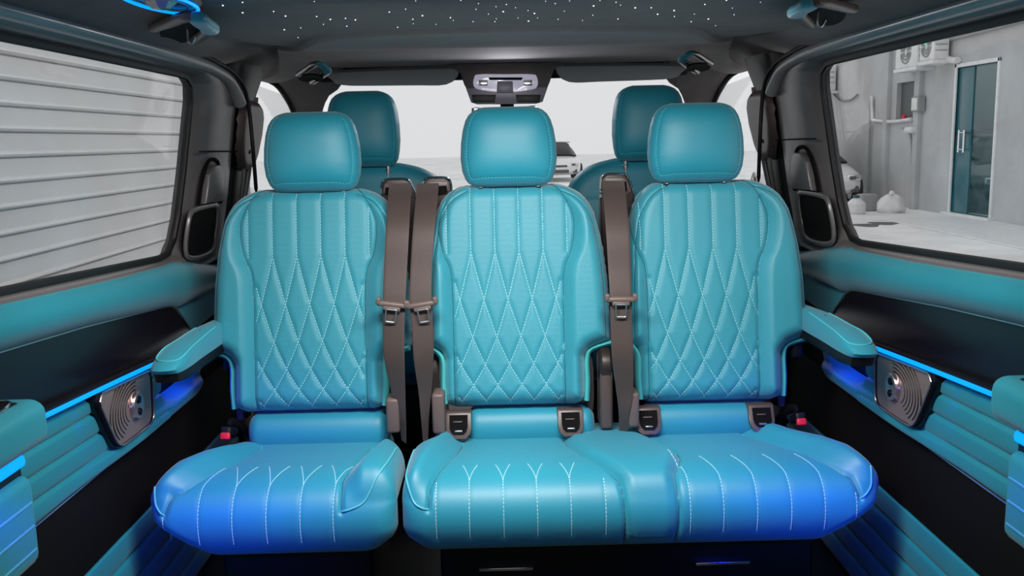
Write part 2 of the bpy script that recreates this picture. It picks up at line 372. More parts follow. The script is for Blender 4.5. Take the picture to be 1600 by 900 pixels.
def build_side(side, n):
    nm = 'left' if side < 0 else 'right'
    X = lambda z, dx: CX+side*(leanx(z)-dx)
    # lower body wall (outer skin) and black sill band
    obj('wall_'+nm, rbox((CX+side*0.912, -0.8, 0.0), (CX+side*0.96, 3.0, 0.85), 0.01), blackm, kind='structure')
    win = thing('window_%d' % n, (CX+side*0.88, 1.6, 0.9), kind='structure')
    loops = []
    for t, dx in ((0, -0.02), (0.04, 0.004), (0.15, 0.018), (0.32, 0.024), (0.55, 0.024), (0.72, 0.020), (0.86, 0.010), (0.95, -0.006), (1.0, -0.03)):
        L = outl*(1-t)+inn*t
        loops.append(np.array([(X(z, dx), y, z) for y, z in L]))
    obj('window_surround', grid(np.array(loops), False, True), greyp, win)
    L = inn*0.985+np.array([1.6, 1.14])*0.015
    obj('rubber_seal', tube(np.array([(X(z, -0.004), y, z) for y, z in L]), (0.007, 0.009), 8, True, ref=(side, 0, 0)), rubber, win)
    gp = np.array([(CX+side*(leanx(z)+0.022), y, z) for y, z in inn])
    obj('glass_pane', prism(gp[::2], (side*0.004, 0, 0), 0), glassm, win, flat=True)
    # shiny upper rail of the window surround
    pth = smooth_path([(X(1.392, 0.02), y, z) for y, z in ((0.35, 1.393), (1.5, 1.393), (2.3, 1.390), (2.55, 1.380), (2.70, 1.355), (2.79, 1.30))], 60)
    obj('upper_rail', tube(pth, (0.016, 0.020), 14), greyr, win)
    # thin dark panel gap above it
    pth = smooth_path([(X(1.40, 0.03), y, z) for y, z in ((0.35, 1.412), (1.5, 1.412), (2.3, 1.409), (2.55, 1.40), (2.74, 1.375), (2.84, 1.31), (2.868, 1.10), (2.868, 0.9))], 80)
    obj('door_rubber_seal', tube(pth, (0.006, 0.006), 8), rubber, win)
    # pull-handle recess in the front door frame
    po = thing('trim_%d' % n, (CX+side*0.86, 2.66, 0.86), kind='structure')
    R = [(2.515, 0.905), (2.53, 0.88), (2.62, 0.868), (2.73, 0.872), (2.775, 0.90), (2.785, 0.96), (2.77, 1.0), (2.72, 1.008), (2.56, 1.006), (2.525, 0.985)]
    KP = lambda y, z: (y*0.972, 1.18+(z-1.18)*0.972)
    R = [KP(*q) for q in R]; c = np.array(KP(2.65, 0.94))
    rp = smooth_path(np.array(R), 48, True)
    rim = np.array([(X(z, 0.027), y, z) for y, z in rp])
    obj('recess_rim', tube(rim, (0.006, 0.008), 8, True, ref=(side, 0, 0)), greyp, po)
    lo = [np.array([(X(z, 0.0275), y, z) for y, z in rp]), np.array([(X(z, 0.026), y, z) for y, z in (rp-c)*0.5+c])]
    obj('recess_cavity', join(grid(np.array(lo), False, True), (lo[1], [tuple(range(48))])), blackm, po)
    gpth = [(X(z, 0.028), y, z) for y, z in ((2.60, 1.10), (2.665, 1.055), (2.70, 1.02))]
    obj('grip_shell', prism([(X(z, 0.022), y, z) for y, z in [KP(*q) for q in ((2.612, 1.02), (2.79, 1.015), (2.755, 1.10), (2.72, 1.125), (2.66, 1.125), (2.625, 1.10))]], (-side*0.022, 0, 0), 0.006, 3), greyp, po)
    obj('grip_gap', tube(smooth_path([(X(z, 0.026), y, z) for y, z in [KP(*q) for q in ((2.598, 1.01), (2.612, 1.09), (2.65, 1.136), (2.73, 1.136), (2.775, 1.09), (2.81, 1.01))]], 30), 0.005, 6), blackm, po)
    obj('panel_joint', tube(np.array([(X(1.17, 0.0245), 2.49, 1.165), (X(1.17, 0.0275), 2.68, 1.163), (X(1.17, 0.022), 2.87, 1.160)]), 0.0018, 6), blackm, po)
    # B pillar with belt slot cover
    pil = thing('trim_%d' % (n+2), (CX+side*0.86, 3.0, 0.0), kind='structure')
    PR = []
    for z in np.linspace(0.0, 1.42, 40):
        w = 0.085+0.02*sstep((z-1.2)/0.2); yc = 2.97; th = np.linspace(0, 2*np.pi, 28, endpoint=False)
        xo = leanx(z)+0.03-0.02*sstep((z-1.30)/0.12)
        PR.append([(CX+side*(xo+0.045*np.sign(math.cos(t))*abs(math.cos(t))**0.7), yc+(w+0.02)*np.sign(math.sin(t))*abs(math.sin(t))**0.7, z) for t in th])
    obj('pillar_cover', grid(np.array(PR), False, True), greyd, pil)
    cv = Pillow((0, 0, 0), 0.0, (0, .06, .2, .5, .8, .94, 1), (.05, .08, .105, .13, .13, .10, .06), (.05, .08, .105, .13, .13, .10, .06), 0.215, 0.030, 0.01, 0.03)
    V, F = cv.mesh(24, 30); V = np.array(V)
    V = np.stack([CX+side*(leanx(1.10)-0.012+V[:, 1]-0.17*V[:, 2]), 2.965+V[:, 0], 1.10+V[:, 2]], 1)
    obj('belt_slot_cover', (V, F), brownp, pil)
    obj('belt_slot', rbox((CX+side*(leanx(1.2)-0.036), 2.92, 1.15), (CX+side*(leanx(1.2)-0.020), 2.95, 1.27), 0.006), blackm, pil)
    obj('pillar_rib', tube(smooth_path([(CX+side*(leanx(z)-0.012), y, z) for y, z in ((3.05, 1.33), (3.06, 1.20), (3.055, 1.08), (3.03, 0.98))], 24), (0.010, 0.012), 10), greyp, pil)
    obj('belt_webbing', tube(np.array([(CX+side*(leanx(z)-0.03), 2.93, z) for z in np.linspace(0.4, 1.12, 12)]), (0.02, 0.0015), 6, ref=(0, 1, 0)), blackp, pil)
    # front headliner flank / A pillar, following the slanted windscreen
    def ws(px, py):
        d = rt*(px-800)/FPX-up*(py-450)/FPX+fw   # plane y = 3.62 + (1.40 - z)*1.9
        t = (3.62+1.9*(1.40-CAM[2])-CAM[1])/(d[1]+1.9*d[2]); return CAM+d*t
    A = [(418, 122), (432, 132), (444, 148), (454, 166), (461, 190), (468, 240), (474, 320), (503, 320), (502, 230), (502, 190), (508, 165), (518, 148), (534, 137), (534, 108), (470, 106)]
    P = np.array([ws(*a) for a in A]); P = smooth_path(P, 50, True)
    if side > 0: P[:, 0] = 2*CX-P[:, 0]; P[:, 0] += 0.0
    ap = thing('trim_%d' % (n+4), (CX+side*0.8, 3.7, 0.9), kind='structure')
    obj('pillar_cover', prism(P, (0, 0.03, 0.05), 0.012, 3), suede_f, ap)
    E = np.array([ws(*a) for a in [(421, 126), (434, 134), (445, 149), (455, 167), (462, 190), (469, 240), (475, 320)]])
    if side > 0: E[:, 0] = 2*CX-E[:, 0]
    obj('door_seal', tube(smooth_path(E, 40), 0.011, 8), blackp, ap)
    # front door window
    fwn = thing('window_%d' % (n+2), (CX+side*0.88, 3.6, 0.9), kind='structure')
    Q = [(3.14, 0.95), (4.45, 0.95), (3.75, 1.36), (3.14, 1.38)]
    obj('glass_pane', prism([(CX+side*(leanx(z)+0.03), y, z) for y, z in Q], (side*0.004, 0, 0), 0), glassm, fwn, flat=True)
    obj('door_skin', rbox((CX+side*0.90, 3.1, 0.0), (CX+side*0.95, 4.5, 0.955), 0.02), blackp, fwn)
build_side(-1, 1); build_side(1, 2)
# windscreen
wsn = thing('window_5', (CX, 3.9, 0.95), kind='structure')
obj('glass_pane', prism([(CX-0.66, 3.62, 1.40), (CX+0.66, 3.62, 1.40), (CX+0.86, 4.47, 0.95), (CX-0.86, 4.47, 0.95)], (0, 0.003, 0.004), 0), glassm, wsn, flat=True)
obj('header_bar', rbox((CX-0.70, 3.56, 1.405), (CX+0.70, 3.62, 1.47), 0.015), blackp, wsn)

# ================================================================== DOOR CARDS
def card_top(y): return float(np.interp(y, [0.5, 1.57, 2.0, 2.40, 2.50, 2.60, 2.75, 2.95], [0.985, 0.932, 0.908, 0.892, 0.882, 0.862, 0.832, 0.805]))
def card_low(y):
    if y < 2.44: return 0.510
    if y < 2.56: return 0.51+0.11*(1-math.sqrt(max(0, 1-((y-2.44)/0.12)**2)))
    return float(np.interp(y, [2.56, 2.60, 2.95], [0.62, 0.67, 0.69]))
def build_door(side, label):
    t = thing('door_panel', (CX+side*0.9, 1.7, 0.12), label, 'door panel', 'upholstered sliding door panels')
    ys = np.concatenate([np.linspace(0.55, 1.5, 20), np.linspace(1.52, 2.44, 110), np.linspace(2.445, 2.62, 40), np.linspace(2.63, 2.95, 16)])
    nz = 130; G = np.zeros((len(ys), nz, 3))
    for i, y in enumerate(ys):
        zt, zl = card_top(y), card_low(y)
        zi = float(np.interp(y, [0.6, 1.57, 1.85, 2.28, 2.42], [0.90, 0.841, 0.822, 0.783, 0.76]))
        zb = float(np.interp(y, [0.6, 1.65, 2.21, 2.5], [0.75, 0.690, 0.652, 0.64]))
        for j, s in enumerate(np.linspace(0, 1, nz)):
            z = zl+(zt-zl)*s
            dx = 0.0
            # upper padded roll
            m = (z-zi)/(zt-zi) if zt > zi else 0
            if m > 0: dx += 0.042*math.sin(math.pi*min(1, m*0.97))**0.6*(1-sstep((y-2.45)/0.35)*0.4)
            # ribbed lower field
            if z < zb:
                dx += 0.012*sstep((zb-z)/0.01)
                if y < 2.24:
                    for zk in (0.650, 0.602, 0.556):
                        zz = zk-0.035*(y-1.6)
                        dx -= 0.006*math.exp(-((z-zz)/0.004)**2)
                    ph = ((z+0.035*(y-1.6)-0.510)/0.047) % 1.0
                    dx += 0.0025*math.sin(math.pi*ph)
                # open grab recess in front of the speaker
                r = max(abs((y-2.37)/0.135), abs((z-0.594)/0.052))
                q = ((abs((y-2.37)/0.135))**3+(abs((z-0.594)/0.048))**3)**(1/3)
                dx -= 0.05*sstep((1.05-q)/0.25)
                dx += 0.016*sstep((0.555-z)/0.02)*sstep((y-1.7)/0.4)
            e = min((z-zl)/0.012, (zt-z)/0.012, 1.0)
            dx -= 0.02*(1-math.sqrt(max(0, 1-(1-max(0, e))**2)))
            if y > 2.9: dx -= 0.03*((y-2.9)/0.05)
            G[i, j] = (CX+side*(leanx(z)-dx), y, z)
    back = G.copy(); back[..., 0] = CX+side*0.903
    rims = [grid(np.array([G[:, 0], back[:, 0]])), grid(np.array([G[:, -1], back[:, -1]])), grid(np.array([G[0], back[0]])), grid(np.array([G[-1], back[-1]]))]
    obj('padded_panel', join(grid(G), *rims), leather_d, t)
    IN = [(0.6, 0.90), (1.0, 0.876), (1.57, 0.841), (1.85, 0.822), (2.28, 0.784), (2.35, 0.777), (2.395, 0.760), (2.45, 0.716), (2.487, 0.688), (2.478, 0.682), (2.39, 0.672), (2.22, 0.662), (1.65, 0.700), (0.6, 0.762)]
    obj('gloss_inlay', prism([(CX+side*0.886, y, z) for y, z in IN], (-side*0.010, 0, 0), 0.004, 2), inlaym, t, 'glossy black inlay')
    obj('inlay_chrome_edge', tube(np.array([(CX+side*0.875, y, z+0.001) for y, z in resample(np.array(IN[:9]), 90)]), 0.0022, 6), satin, t)
    K = 0.969
    led = np.array([(CX+side*0.857, y*K, 1.18+(z-1.18)*K) for y, z in ((0.6, 0.754), (1.10, 0.724), (1.64, 0.693), (2.0, 0.671), (2.24, 0.655))])
    obj('light_strip', tube(resample(led, 30), (0.0060, 0.004), 8), ledm, t, 'glowing blue light strip')
    led = led+np.array([side*0.012, 0, 0.006])
    obj('light_channel', tube(resample(led, 30), (0.006, 0.014), 10, ex=4), inlaym, t)
    # piping line along the bottom of the padded panel
    obj('lower_piping', tube(smooth_path([(CX+side*0.884, y, z) for y, z in ((0.6, 0.506), (1.6, 0.506), (2.2, 0.506), (2.42, 0.508), (2.50, 0.524), (2.555, 0.58))], 60), 0.003, 6), satin, t)
    # black kick band and the ribbed lower skirt
    obj('kick_band', rbox((CX+side*0.885, 0.5, 0.325), (CX+side*0.902, 2.95, 0.51), 0.004), blackm, t, 'matt black kick band')
    G = np.zeros((60, 70, 3))
    for i, y in enumerate(np.linspace(0.5, 2.9, 60)):
        for j, z in enumerate(np.linspace(0.005, 0.328, 70)):
            dx = 0.002*math.sin(math.pi*((z-0.006)/0.064 % 1.0))-0.006*math.exp(-((((z-0.006)/0.064+0.5) % 1.0-0.5)/0.08)**2)
            if z > 0.322: dx -= 0.006
            G[i, j] = (CX+side*(0.884-dx), y, z)
    bk = G.copy(); bk[..., 0] = CX+side*0.903
    obj('ribbed_skirt', join(grid(G), grid(np.array([G[:, -1], bk[:, -1]])), grid(np.array([G[0], bk[0]])), grid(np.array([G[-1], bk[-1]]))), leather_d, t)
    # light of the strip
    a = area('door_strip_light', (CX+side*0.850, 1.75, 0.668), (CX+side*0.62, 2.1, 0.25), 0.9, 0.015, 0.6, (0.0, 0.03, 1.0), 100)
    a = area('door_recess_light', (CX+side*0.87, 2.36, 0.632), (CX+side*0.86, 2.37, 0.5), 0.22, 0.01, 0.35, (0.02, 0.08, 1.0))
    return t
build_door(-1, 'teal leather sliding door panel under the shutter-side window, left of the single seat')
build_door(1, 'teal leather sliding door panel under the window that shows the grey building, right of the bench')

def build_speaker(side, label):
    t = thing('door_speaker', (CX+side*0.87, 2.05, 0.52), label, 'speaker', 'door speakers')
    sh = [(1.897, 0.655), (1.915, 0.668), (1.94, 0.668), (2.17, 0.651), (2.195, 0.646), (2.205, 0.63), (2.196, 0.54), (2.185, 0.523), (2.16, 0.518), (2.02, 0.520), (1.985, 0.526), (1.962, 0.545), (1.915, 0.62)]
    K = 0.9695
    pp = smooth_path(np.array([(y*K, 1.18+(z-1.18)*K) for y, z in sh]), 56, True); c = pp.mean(0)
    def rg(k, x): return np.array([(CX+side*x, y, z) for y, z in (pp-c)*k+c])
    obj('bezel', grid(np.array([rg(1.0, 0.885), rg(1.03, 0.868), rg(1.02, 0.858), rg(0.97, 0.853), rg(0.93, 0.856), rg(0.92, 0.862)]), False, True), inlaym, t)
    obj('bezel_edge', tube(rg(0.955, 0.853), 0.0022, 6, True), satin, t)
    obj('perforated_grille', join(grid(np.array([rg(0.94, 0.862), rg(0.94, 0.857), rg(0.6, 0.856), rg(0.05, 0.8555)]), False, True)), spkm, t)
    ctr = (CX+side*0.852, 2.09*K, 1.18-0.590*K)
    obj('spun_disc', lathe([(0.0, -side*0.004), (0.016, -side*0.004), (0.019, -side*0.006), (0.029, -side*0.006), (0.033, -side*0.002), (0.034, side*0.004)], ctr, 'x', 36), spkc, t)
    for dz in (-0.014, 0.014):
        obj('centre_stud', lathe([(0.0, -side*0.0085), (0.008, -side*0.0085), (0.0095, -side*0.004), (0.0095, 0)], (ctr[0], ctr[1], ctr[2]+dz), 'x', 20), inlaym, t)
    # concentric rings of the perforation
    rings = []
    for k in range(2, 9):
        R = 0.034+0.0105*(k-1); a = np.linspace(0.45*math.pi, 1.25*math.pi, 40)
        q = [(CX+side*0.8555, ctr[1]+R*math.cos(t_)*(1.25), ctr[2]+R*math.sin(t_)*0.8) for t_ in a]
        q = [p for p in q if abs(p[2]-c[1]) < 0.058 and p[1] > 1.88]
        if len(q) > 4: rings.append(tube(np.array(q), 0.0012, 4))
    if rings: obj('grille_rings', join(*rings), blackp, t)
    return t
build_speaker(-1, 'square bronze metal speaker grille on the left door panel')
build_speaker(1, 'square bronze metal speaker grille on the right door panel')

def build_console(side, label):
    t = thing('armrest_console', (CX+side*0.84, 1.1, 0.5), label, 'armrest', 'padded armrest consoles in the near corners')
    x1, x0 = CX+side*0.886, CX+side*0.775
    xs_ = np.linspace(0, 1, 2)
    obj('padded_top', rbox((CX+side*0.874, 0.62, 0.705), (CX+side*0.772, 1.485, 0.782), 0.026, 5), leather_d, t)
    obj('gloss_tray', rbox((CX+side*0.862, 0.66, 0.776), (CX+side*0.800, 1.44, 0.7845), 0.004, 2), inlaym, t)
    P = []
    for y, x in ((0.66, 0.800), (1.40, 0.800), (1.44, 0.812), (1.445, 0.862)): P.append((CX+side*x, y, 0.7845))
    obj('tray_chrome_edge', tube(resample(np.array(P), 60), 0.0028, 6), chrome, t)
    V, F = rbox((CX+side*0.874, 0.62, 0.50), (CX+side*0.805, 1.475, 0.655), 0.02, 4)
    obj('padded_body', (V, F), leather_d, t)
    obj('body_core', rbox((CX+side*0.872, 0.64, 0.645), (CX+side*0.822, 1.468, 0.715), 0.004), blackp, t)
    obj('light_strip', tube(np.array([(CX+side*0.818, y, 0.678) for y in np.linspace(0.64, 1.465, 12)]), (0.010, 0.005), 8), ledm, t)
    for zz in (0.61, 0.57, 0.53):
        obj('stitched_pleat', tube(np.array([(CX+side*0.8045, y, zz) for y in np.linspace(0.65, 1.455, 10)]), (0.0025, 0.0015), 6), leather_p, t)
    area('console_strip_light', (CX+side*0.795, 1.25, 0.668), (CX+side*0.80, 1.95, 0.33), 0.40, 0.012, 0.85, (0.0, 0.02, 1.0), 55)
build_console(-1, 'teal armrest console with black tray and blue strip in the near left corner')
build_console(1, 'teal armrest console with black tray and blue strip in the near right corner')

# ================================================================== SEATS
PHI_V = np.array([0.0, 0.03, 0.10, 0.19, 0.31, 0.475, 0.685]); PHI = np.array([5.6, 5.0, 4, 3, 2, 1, 0])
BH = 0.578; BA = math.radians(10.5)
pv = np.array([0, .137, .137, .61, .66, .70, .78, .86, .95, 1.0][:1])
PANV = np.array([0.0, 0.47, 0.61, 0.69, 0.78, 0.86, 0.95, 1.0])*BH
PANW = np.array([0.141, 0.141, 0.146, 0.164, 0.173, 0.168, 0.142, 0.114])
def pan(v):
    P = smooth_pan
    return np.interp(v, P[:, 0], P[:, 1])
smooth_pan = smooth_path(np.stack([PANV, PANW], 1), 120)
vq = np.linspace(0.015, 0.685, 90)
phq = np.interp(vq, PHI_V, PHI)
# gentle curve smoothing of the diamond phase
phq = np.convolve(np.pad(phq, 4, mode='edge'), np.ones(9)/9, 'valid')
def quilt_lines():
    L = []
    for j in range(6):
        x0 = (j-2.5)*0.0615
        v = np.linspace(0.685, 0.985, 30)*BH; u = np.full(30, x0); k = np.abs(u) < pan(v)-0.004
        if k.sum() > 3: L.append(np.stack([u[k], v[k]], 1))
    for j in range(-5, 11):
        for sg in (-1, 1):
            x0 = (j-2.5)*0.0615
            if not (0 <= j <= 5): 
                # lines entering from outside the panel
                pass
            u = x0+sg*0.03075*phq; v = vq*BH; k = np.abs(u) < 0.136
            idx = np.where(k)[0]
            if len(idx) > 4:
                L.append(np.stack([u[idx], v[idx]], 1))
    return L
QL = quilt_lines()
SEAM = [np.stack([-smooth_pan[:, 1], smooth_pan[:, 0]], 1), np.stack([smooth_pan[:, 1], smooth_pan[:, 0]], 1)]
HV = [0.0, 0.012, 0.03, 0.06, 0.215, 0.245, 0.262, 0.275, 0.285, 0.40, 0.557, 0.70, 0.80, 0.86, 0.90, 0.93, 0.955, 0.972, 0.985, 0.994, 1.0]
HS = [0.0]*4+[0]*17
def side_prof(w, n):
    return [n-.030, n-.012, n-.004, n, n, n+(w-n)*.18, n+(w-n)*.55, n+(w-n)*.93, w, w, w*.985, w*.95, w*.905, w*.87, w*.83, w*.79, w*.735, w*.68, w*.62, w*.56, w*.48]
def build_backrest(t, xc, wl, nl, wr, nr, hx, yb=2.368, zb=0.490):
    HL, HR = side_prof(wl, nl), side_prof(wr, nr)
    # outer piping seams run inside the silhouette
    vv = np.linspace(0.29, 0.985, 80)*BH; hv = np.array(HV)*BH
    outer = [np.stack([-np.interp(vv, hv, HL)+0.020+0.02*sstep((vv/BH-0.8)/0.2), vv-0.012*sstep((vv/BH-0.9)/0.1)], 1),
             np.stack([np.interp(vv, hv, HR)-0.020-0.02*sstep((vv/BH-0.8)/0.2), vv-0.012*sstep((vv/BH-0.9)/0.1)], 1)]
    P = Pillow((xc, yb, zb), BA, HV, HL, HR, BH, 0.095, 0.035, 0.05, panel=(smooth_pan[:, 0], smooth_pan[:, 1]), lines=QL, seams=SEAM+outer)
    b = obj('backrest', P.mesh(170, 200), leather_p, t)
    st = P.stitches([l for l in QL], r=0.00085)
    obj('stitching', st, thread, b, 'pale blue diamond stitching', 'stuff')
    for L_ in SEAM+outer:
        q = resample(L_, 90)[1:-1]; w_ = P.front(q[:, 0], q[:, 1])
        obj('seam', tube(P.world(q[:, 0], q[:, 1], w_+0.0002), 0.0011, 5, ref=P.Wd), seamd, b)
    # mint edging round the recliner cut-outs
    for sg, w, n in ((-1, wl, nl), (1, wr, nr)):
        if w-n < 0.02: continue
        q = smooth_path([(sg*(n-0.002), 0.012), (sg*(n+0.001), 0.06), (sg*(n+0.001), 0.118), (sg*(n+0.012), 0.143), (sg*(n+(w-n)*.75), 0.156), (sg*(w-0.004), 0.158)], 30)
        u, v = q[:, 0], q[:, 1]; W_ = P.world(u, v, np.full(len(u), 0.050))
        obj('edge_flap', tube(W_, (0.030, 0.0085), 10, ref=P.Wd), mint, b, 'mint green edging')
    return b, P
def build_headrest(t, xc, zc, y=2.405, w=0.124, h=0.203, a=math.radians(4), row=2, lean=0.0):
    hv = [0, .02, .05, .10, .20, .35, .55, .72, .83, .90, .95, .98, 1.0]
    hw = [x*w for x in [.62, .76, .85, .91, .97, 1.0, .985, .94, .885, .82, .73, .63, .50]]
    if row == 1: hw = [x*w for x in [.66, .80, .88, .93, .97, 1.0, .99, .95, .89, .82, .71, .58, .42]]
    vv = np.linspace(0.10, 0.93, 40)*h; k = np.interp(vv, np.array(hv)*h, hw)
    s1 = np.stack([-k+0.016, vv], 1); s2 = np.stack([k-0.016, vv], 1)
    s3 = np.stack([np.linspace(s1[0, 0]+0.018, s2[0, 0]-0.018, 20), np.full(20, 0.040*h/0.19*0.5)], 1)
    lo = smooth_path([s1[6], s1[0]+np.array([0.001, -0.001]), s3[2], s3[10], s3[17], s2[0]+np.array([-0.001, -0.001]), s2[6]], 50)
    P = Pillow((xc, y, zc), a, hv, hw, hw, h, 0.062, 0.05, 0.078, lines=None, seams=[s1[6:], s2[6:], lo], p=2.1, crown=0.008)
    P.sd = 0.0018; P.soft = True
    hd = obj('headrest', P.mesh(90, 100), leather, t)
    st = P.stitches([np.vstack([s1[::-1][:34], lo, s2[6:]])+0], r=0.0008)
    obj('stitching', st, seamm, hd, None, 'stuff')
    for sg in (-1, 1):
        x = xc+sg*0.074; 
        obj('headrest_post', tube(np.array([(x, y+0.004, zc-0.06), (x, y+0.004, zc+0.03)]), 0.006, 12), chrome, hd)
        obj('post_collar', lathe([(0.0, 0), (0.010, 0), (0.010, 0.004), (0.008, 0.006), (0, 0.006)], (x, y+0.004, zc-(0.017 if row == 1 else 0.008)), 'z', 20), satin if row == 1 else blackp, hd)
    return hd

# cushions: profile swept sideways
PR = smooth_path(np.array([(2.36, 0.425), (2.28, 0.424), (2.20, 0.426), (2.12, 0.431), (2.06, 0.432), (2.01, 0.425), (1.975, 0.408), (1.953, 0.380), (1.945, 0.345), (1.950, 0.310), (1.965, 0.280), (1.995, 0.266), (2.08, 0.262), (2.36, 0.262), (2.43, 0.275), (2.445, 0.34), (2.43, 0.41)]), 260, True)
# length coordinate starting at the back top
LQ = np.concatenate([[0], np.cumsum(np.linalg.norm(np.diff(PR, axis=0), axis=1))])
SK = np.stack([np.clip(PR[:, 0], 1.995, 2.38), np.clip(PR[:, 1], 0.302, 0.385)], 1)
TN = np.gradient(PR, axis=0); TN /= np.linalg.norm(TN, axis=1)[:, None]; NRM = np.stack([TN[:, 1], -TN[:, 0]], 1)
if (NRM[20]*np.array([0, 1])).sum() < 0: NRM = -NRM
def qY(y):    # top surface
    k = 90; i = np.argsort(PR[:k, 0]); return float(np.interp(y, PR[:k][i, 0], LQ[:k][i]))
zi_ = [i for i in range(len(PR)) if PR[i, 0] < 2.03 and PR[i, 1] < 0.42 and LQ[i] < 0.6]
def qZ(z):
    a = PR[zi_, 1]; i = np.argsort(a); return float(np.interp(z, a[i], LQ[zi_][i]))
class Cushion:
    def __init__(s, xc, hl, hr, raise_fn, seams, lines):
        s.xc, s.hl, s.hr, s.rf, s.seams, s.lines = xc, hl, hr, raise_fn, dense(seams), dense(lines)
    def pos(s, x, q):
        """x world, q length along the profile"""
        Y = np.interp(q, LQ, PR[:, 0]); Z = np.interp(q, LQ, PR[:, 1]); sy = np.interp(q, LQ, SK[:, 0]); sz = np.interp(q, LQ, SK[:, 1])
        nx = np.interp(q, LQ, NRM[:, 0]); nz = np.interp(q, LQ, NRM[:, 1])
        L, R = s.hl(Y, Z), s.hr(Y, Z); xm = (L+R)/2; hw = (R-L)/2; sx = np.clip((x-xm)/hw, -1, 1)
        dd = np.clip((1-np.abs(sx))*hw/0.055, 0, 1); e = (1-(1-dd)**2.2)**(1/2.2)
        w = s.rf(x, q, Y, Z)
        if len(s.seams): w = w-0.009*np.exp(-(distpts(x, q, s.seams)/0.005)**2)
        if len(s.lines): w = w-0.0012*np.exp(-(distpts(x, q, s.lines)/0.005)**2)
        return np.stack([x, sy+(Y-sy)*e+nx*w*e, sz+(Z-sz)*e+nz*w*e], -1)
    def mesh(s, nx):
        q = LQ; Y, Z = PR[:, 0], PR[:, 1]; L, R = s.hl(Y, Z), s.hr(Y, Z)
        tt = np.linspace(-1, 1, nx); k = 0.03/abs(R-L).mean()
        ss = 0.88*tt+0.12*np.sin(tt*np.pi/2)
        ss = np.sign(ss)*(1-(1-np.abs(ss))**1.12)
        x = ((L+R)/2)[:, None]+((R-L)/2)[:, None]*ss[None, :]; qq = np.repeat(q[:, None], nx, 1)
        Yg = np.repeat(Y[:, None], nx, 1)
        return grid(s.pos(x, qq), True, False)
    def stitches(s, lines, r=0.0011, pitch=0.0085):
        A = []
        for l in lines:
            l = np.asarray(l); L = np.linalg.norm(np.diff(l, axis=0), axis=1).sum(); n = int(L/pitch)
            if n < 2: continue
            q = resample(l, n*8+1)
            for k in range(n): A.append([q[k*8], q[k*8+3], q[k*8+6]])
        A = np.array(A); P = s.pos(A[..., 0], A[..., 1])
        C = P.copy(); C[..., 2] += 0.0004; C[..., 1] -= 0.0007
        return join(*[tube(C[i], r, 5) for i in range(len(C))])
    def line(s, pts, r, n=50, lift=0.001):
        q = smooth_path(np.array(pts), n); P = s.pos(q[:, 0], q[:, 1]); P[:, 2] += lift; P[:, 1] -= lift
        return tube(P, r, 6)
qc = qY(2.00)
def seam_top(pts): return [(x, qY(y)) for x, y in pts]
def vlines(xs, lo=0.305, spread=0.037, extra=0.55):
    A = []; B = []
    for x in xs:
        A.append(np.array([(x, qZ(lo)), (x, qZ(0.39)), (x, qc)]))
        for sg in (-1, 1):
            qs = np.linspace(qc, qc-0.14, 12); t = (qc-qs)/0.14
            B.append(np.stack([x+sg*spread*t**1.25, qs], 1))
    return A, B
def fadeY(B, f): return [b[:max(3, int(len(b)*f))] for b in B]

# ---- bench frame helper
def base_frame(t, x0, x1):
    obj('seat_base', rbox((x0+0.05, 2.09, 0.05), (x1-0.05, 2.42, 0.262), 0.02), blackp, t)
    obj('base_foot', rbox((x0+0.10, 2.05, 0.001), (x0+0.18, 2.45, 0.06), 0.008), blackm, t)
    obj('base_foot', rbox((x1-0.18, 2.05, 0.001), (x1-0.10, 2.45, 0.06), 0.008), blackm, t)
def lumbar(t, x0, x1):
    n = 50; A = []
    prof = smooth_path(np.array([(2.30, 0.405), (2.282, 0.43), (2.283, 0.462), (2.300, 0.487), (2.33, 0.494), (2.37, 0.49), (2.40, 0.45), (2.38, 0.40)]), 40, True); c = prof.mean(0)
    for s in np.linspace(-1, 1, n):
        ss = math.sin(s*math.pi/2); dd = min(1, (1-abs(ss))*(x1-x0)/2/0.03); e = 0.25+0.75*(1-(1-dd)**2.2)**(1/2.2)
        pr = (prof-c)*e+c; A.append([( (x0+x1)/2+(x1-x0)/2*ss, y, z) for y, z in pr])
    V, F = grid(np.array(A), False, True); m = 40
    F.append(tuple(range(m))); F.append(tuple((n-1)*m+i for i in range(m)))
    return obj('lumbar_roll', (V, F), leather, t)
def guide(t, x, z=0.463):
    y = 2.272; pp = [(x-0.033, z+0.032), (x+0.033, z+0.032), (x+0.033, z-0.006), (x+0.029, z-0.019), (x+0.018, z-0.029), (x-0.018, z-0.029), (x-0.029, z-0.019), (x-0.033, z-0.006)]
    sl = Vector((0, -0.016, 0.0))
    def ly(zz): return y+(zz-z)*0.55
    outer = [(a, ly(b), b) for a, b in pp]; k = 0.70; inner = [(x+(a-x)*k, ly(z+(b-z)*k+0.004)-0.004, z+(b-z)*k+0.004) for a, b in pp]
    body = join(prism(outer, (0, 0.03, 0.0), 0.003, 2))
    g = obj('anchor_guide', body, brownp, t, 'brown plastic child seat anchor guide')
    obj('anchor_opening', prism(inner, (0, 0.003, 0), 0), blackm, g)
    obj('anchor_hook', rbox((x-0.010, ly(z)-0.012, z-0.012), (x+0.010, ly(z)-0.005, z-0.007), 0.002), satin, g)
    obj('anchor_hook', rbox((x-0.014, ly(z+.015)-0.010, z+0.010), (x+0.010, ly(z+.015)-0.004, z+0.014), 0.002), brownp, g)
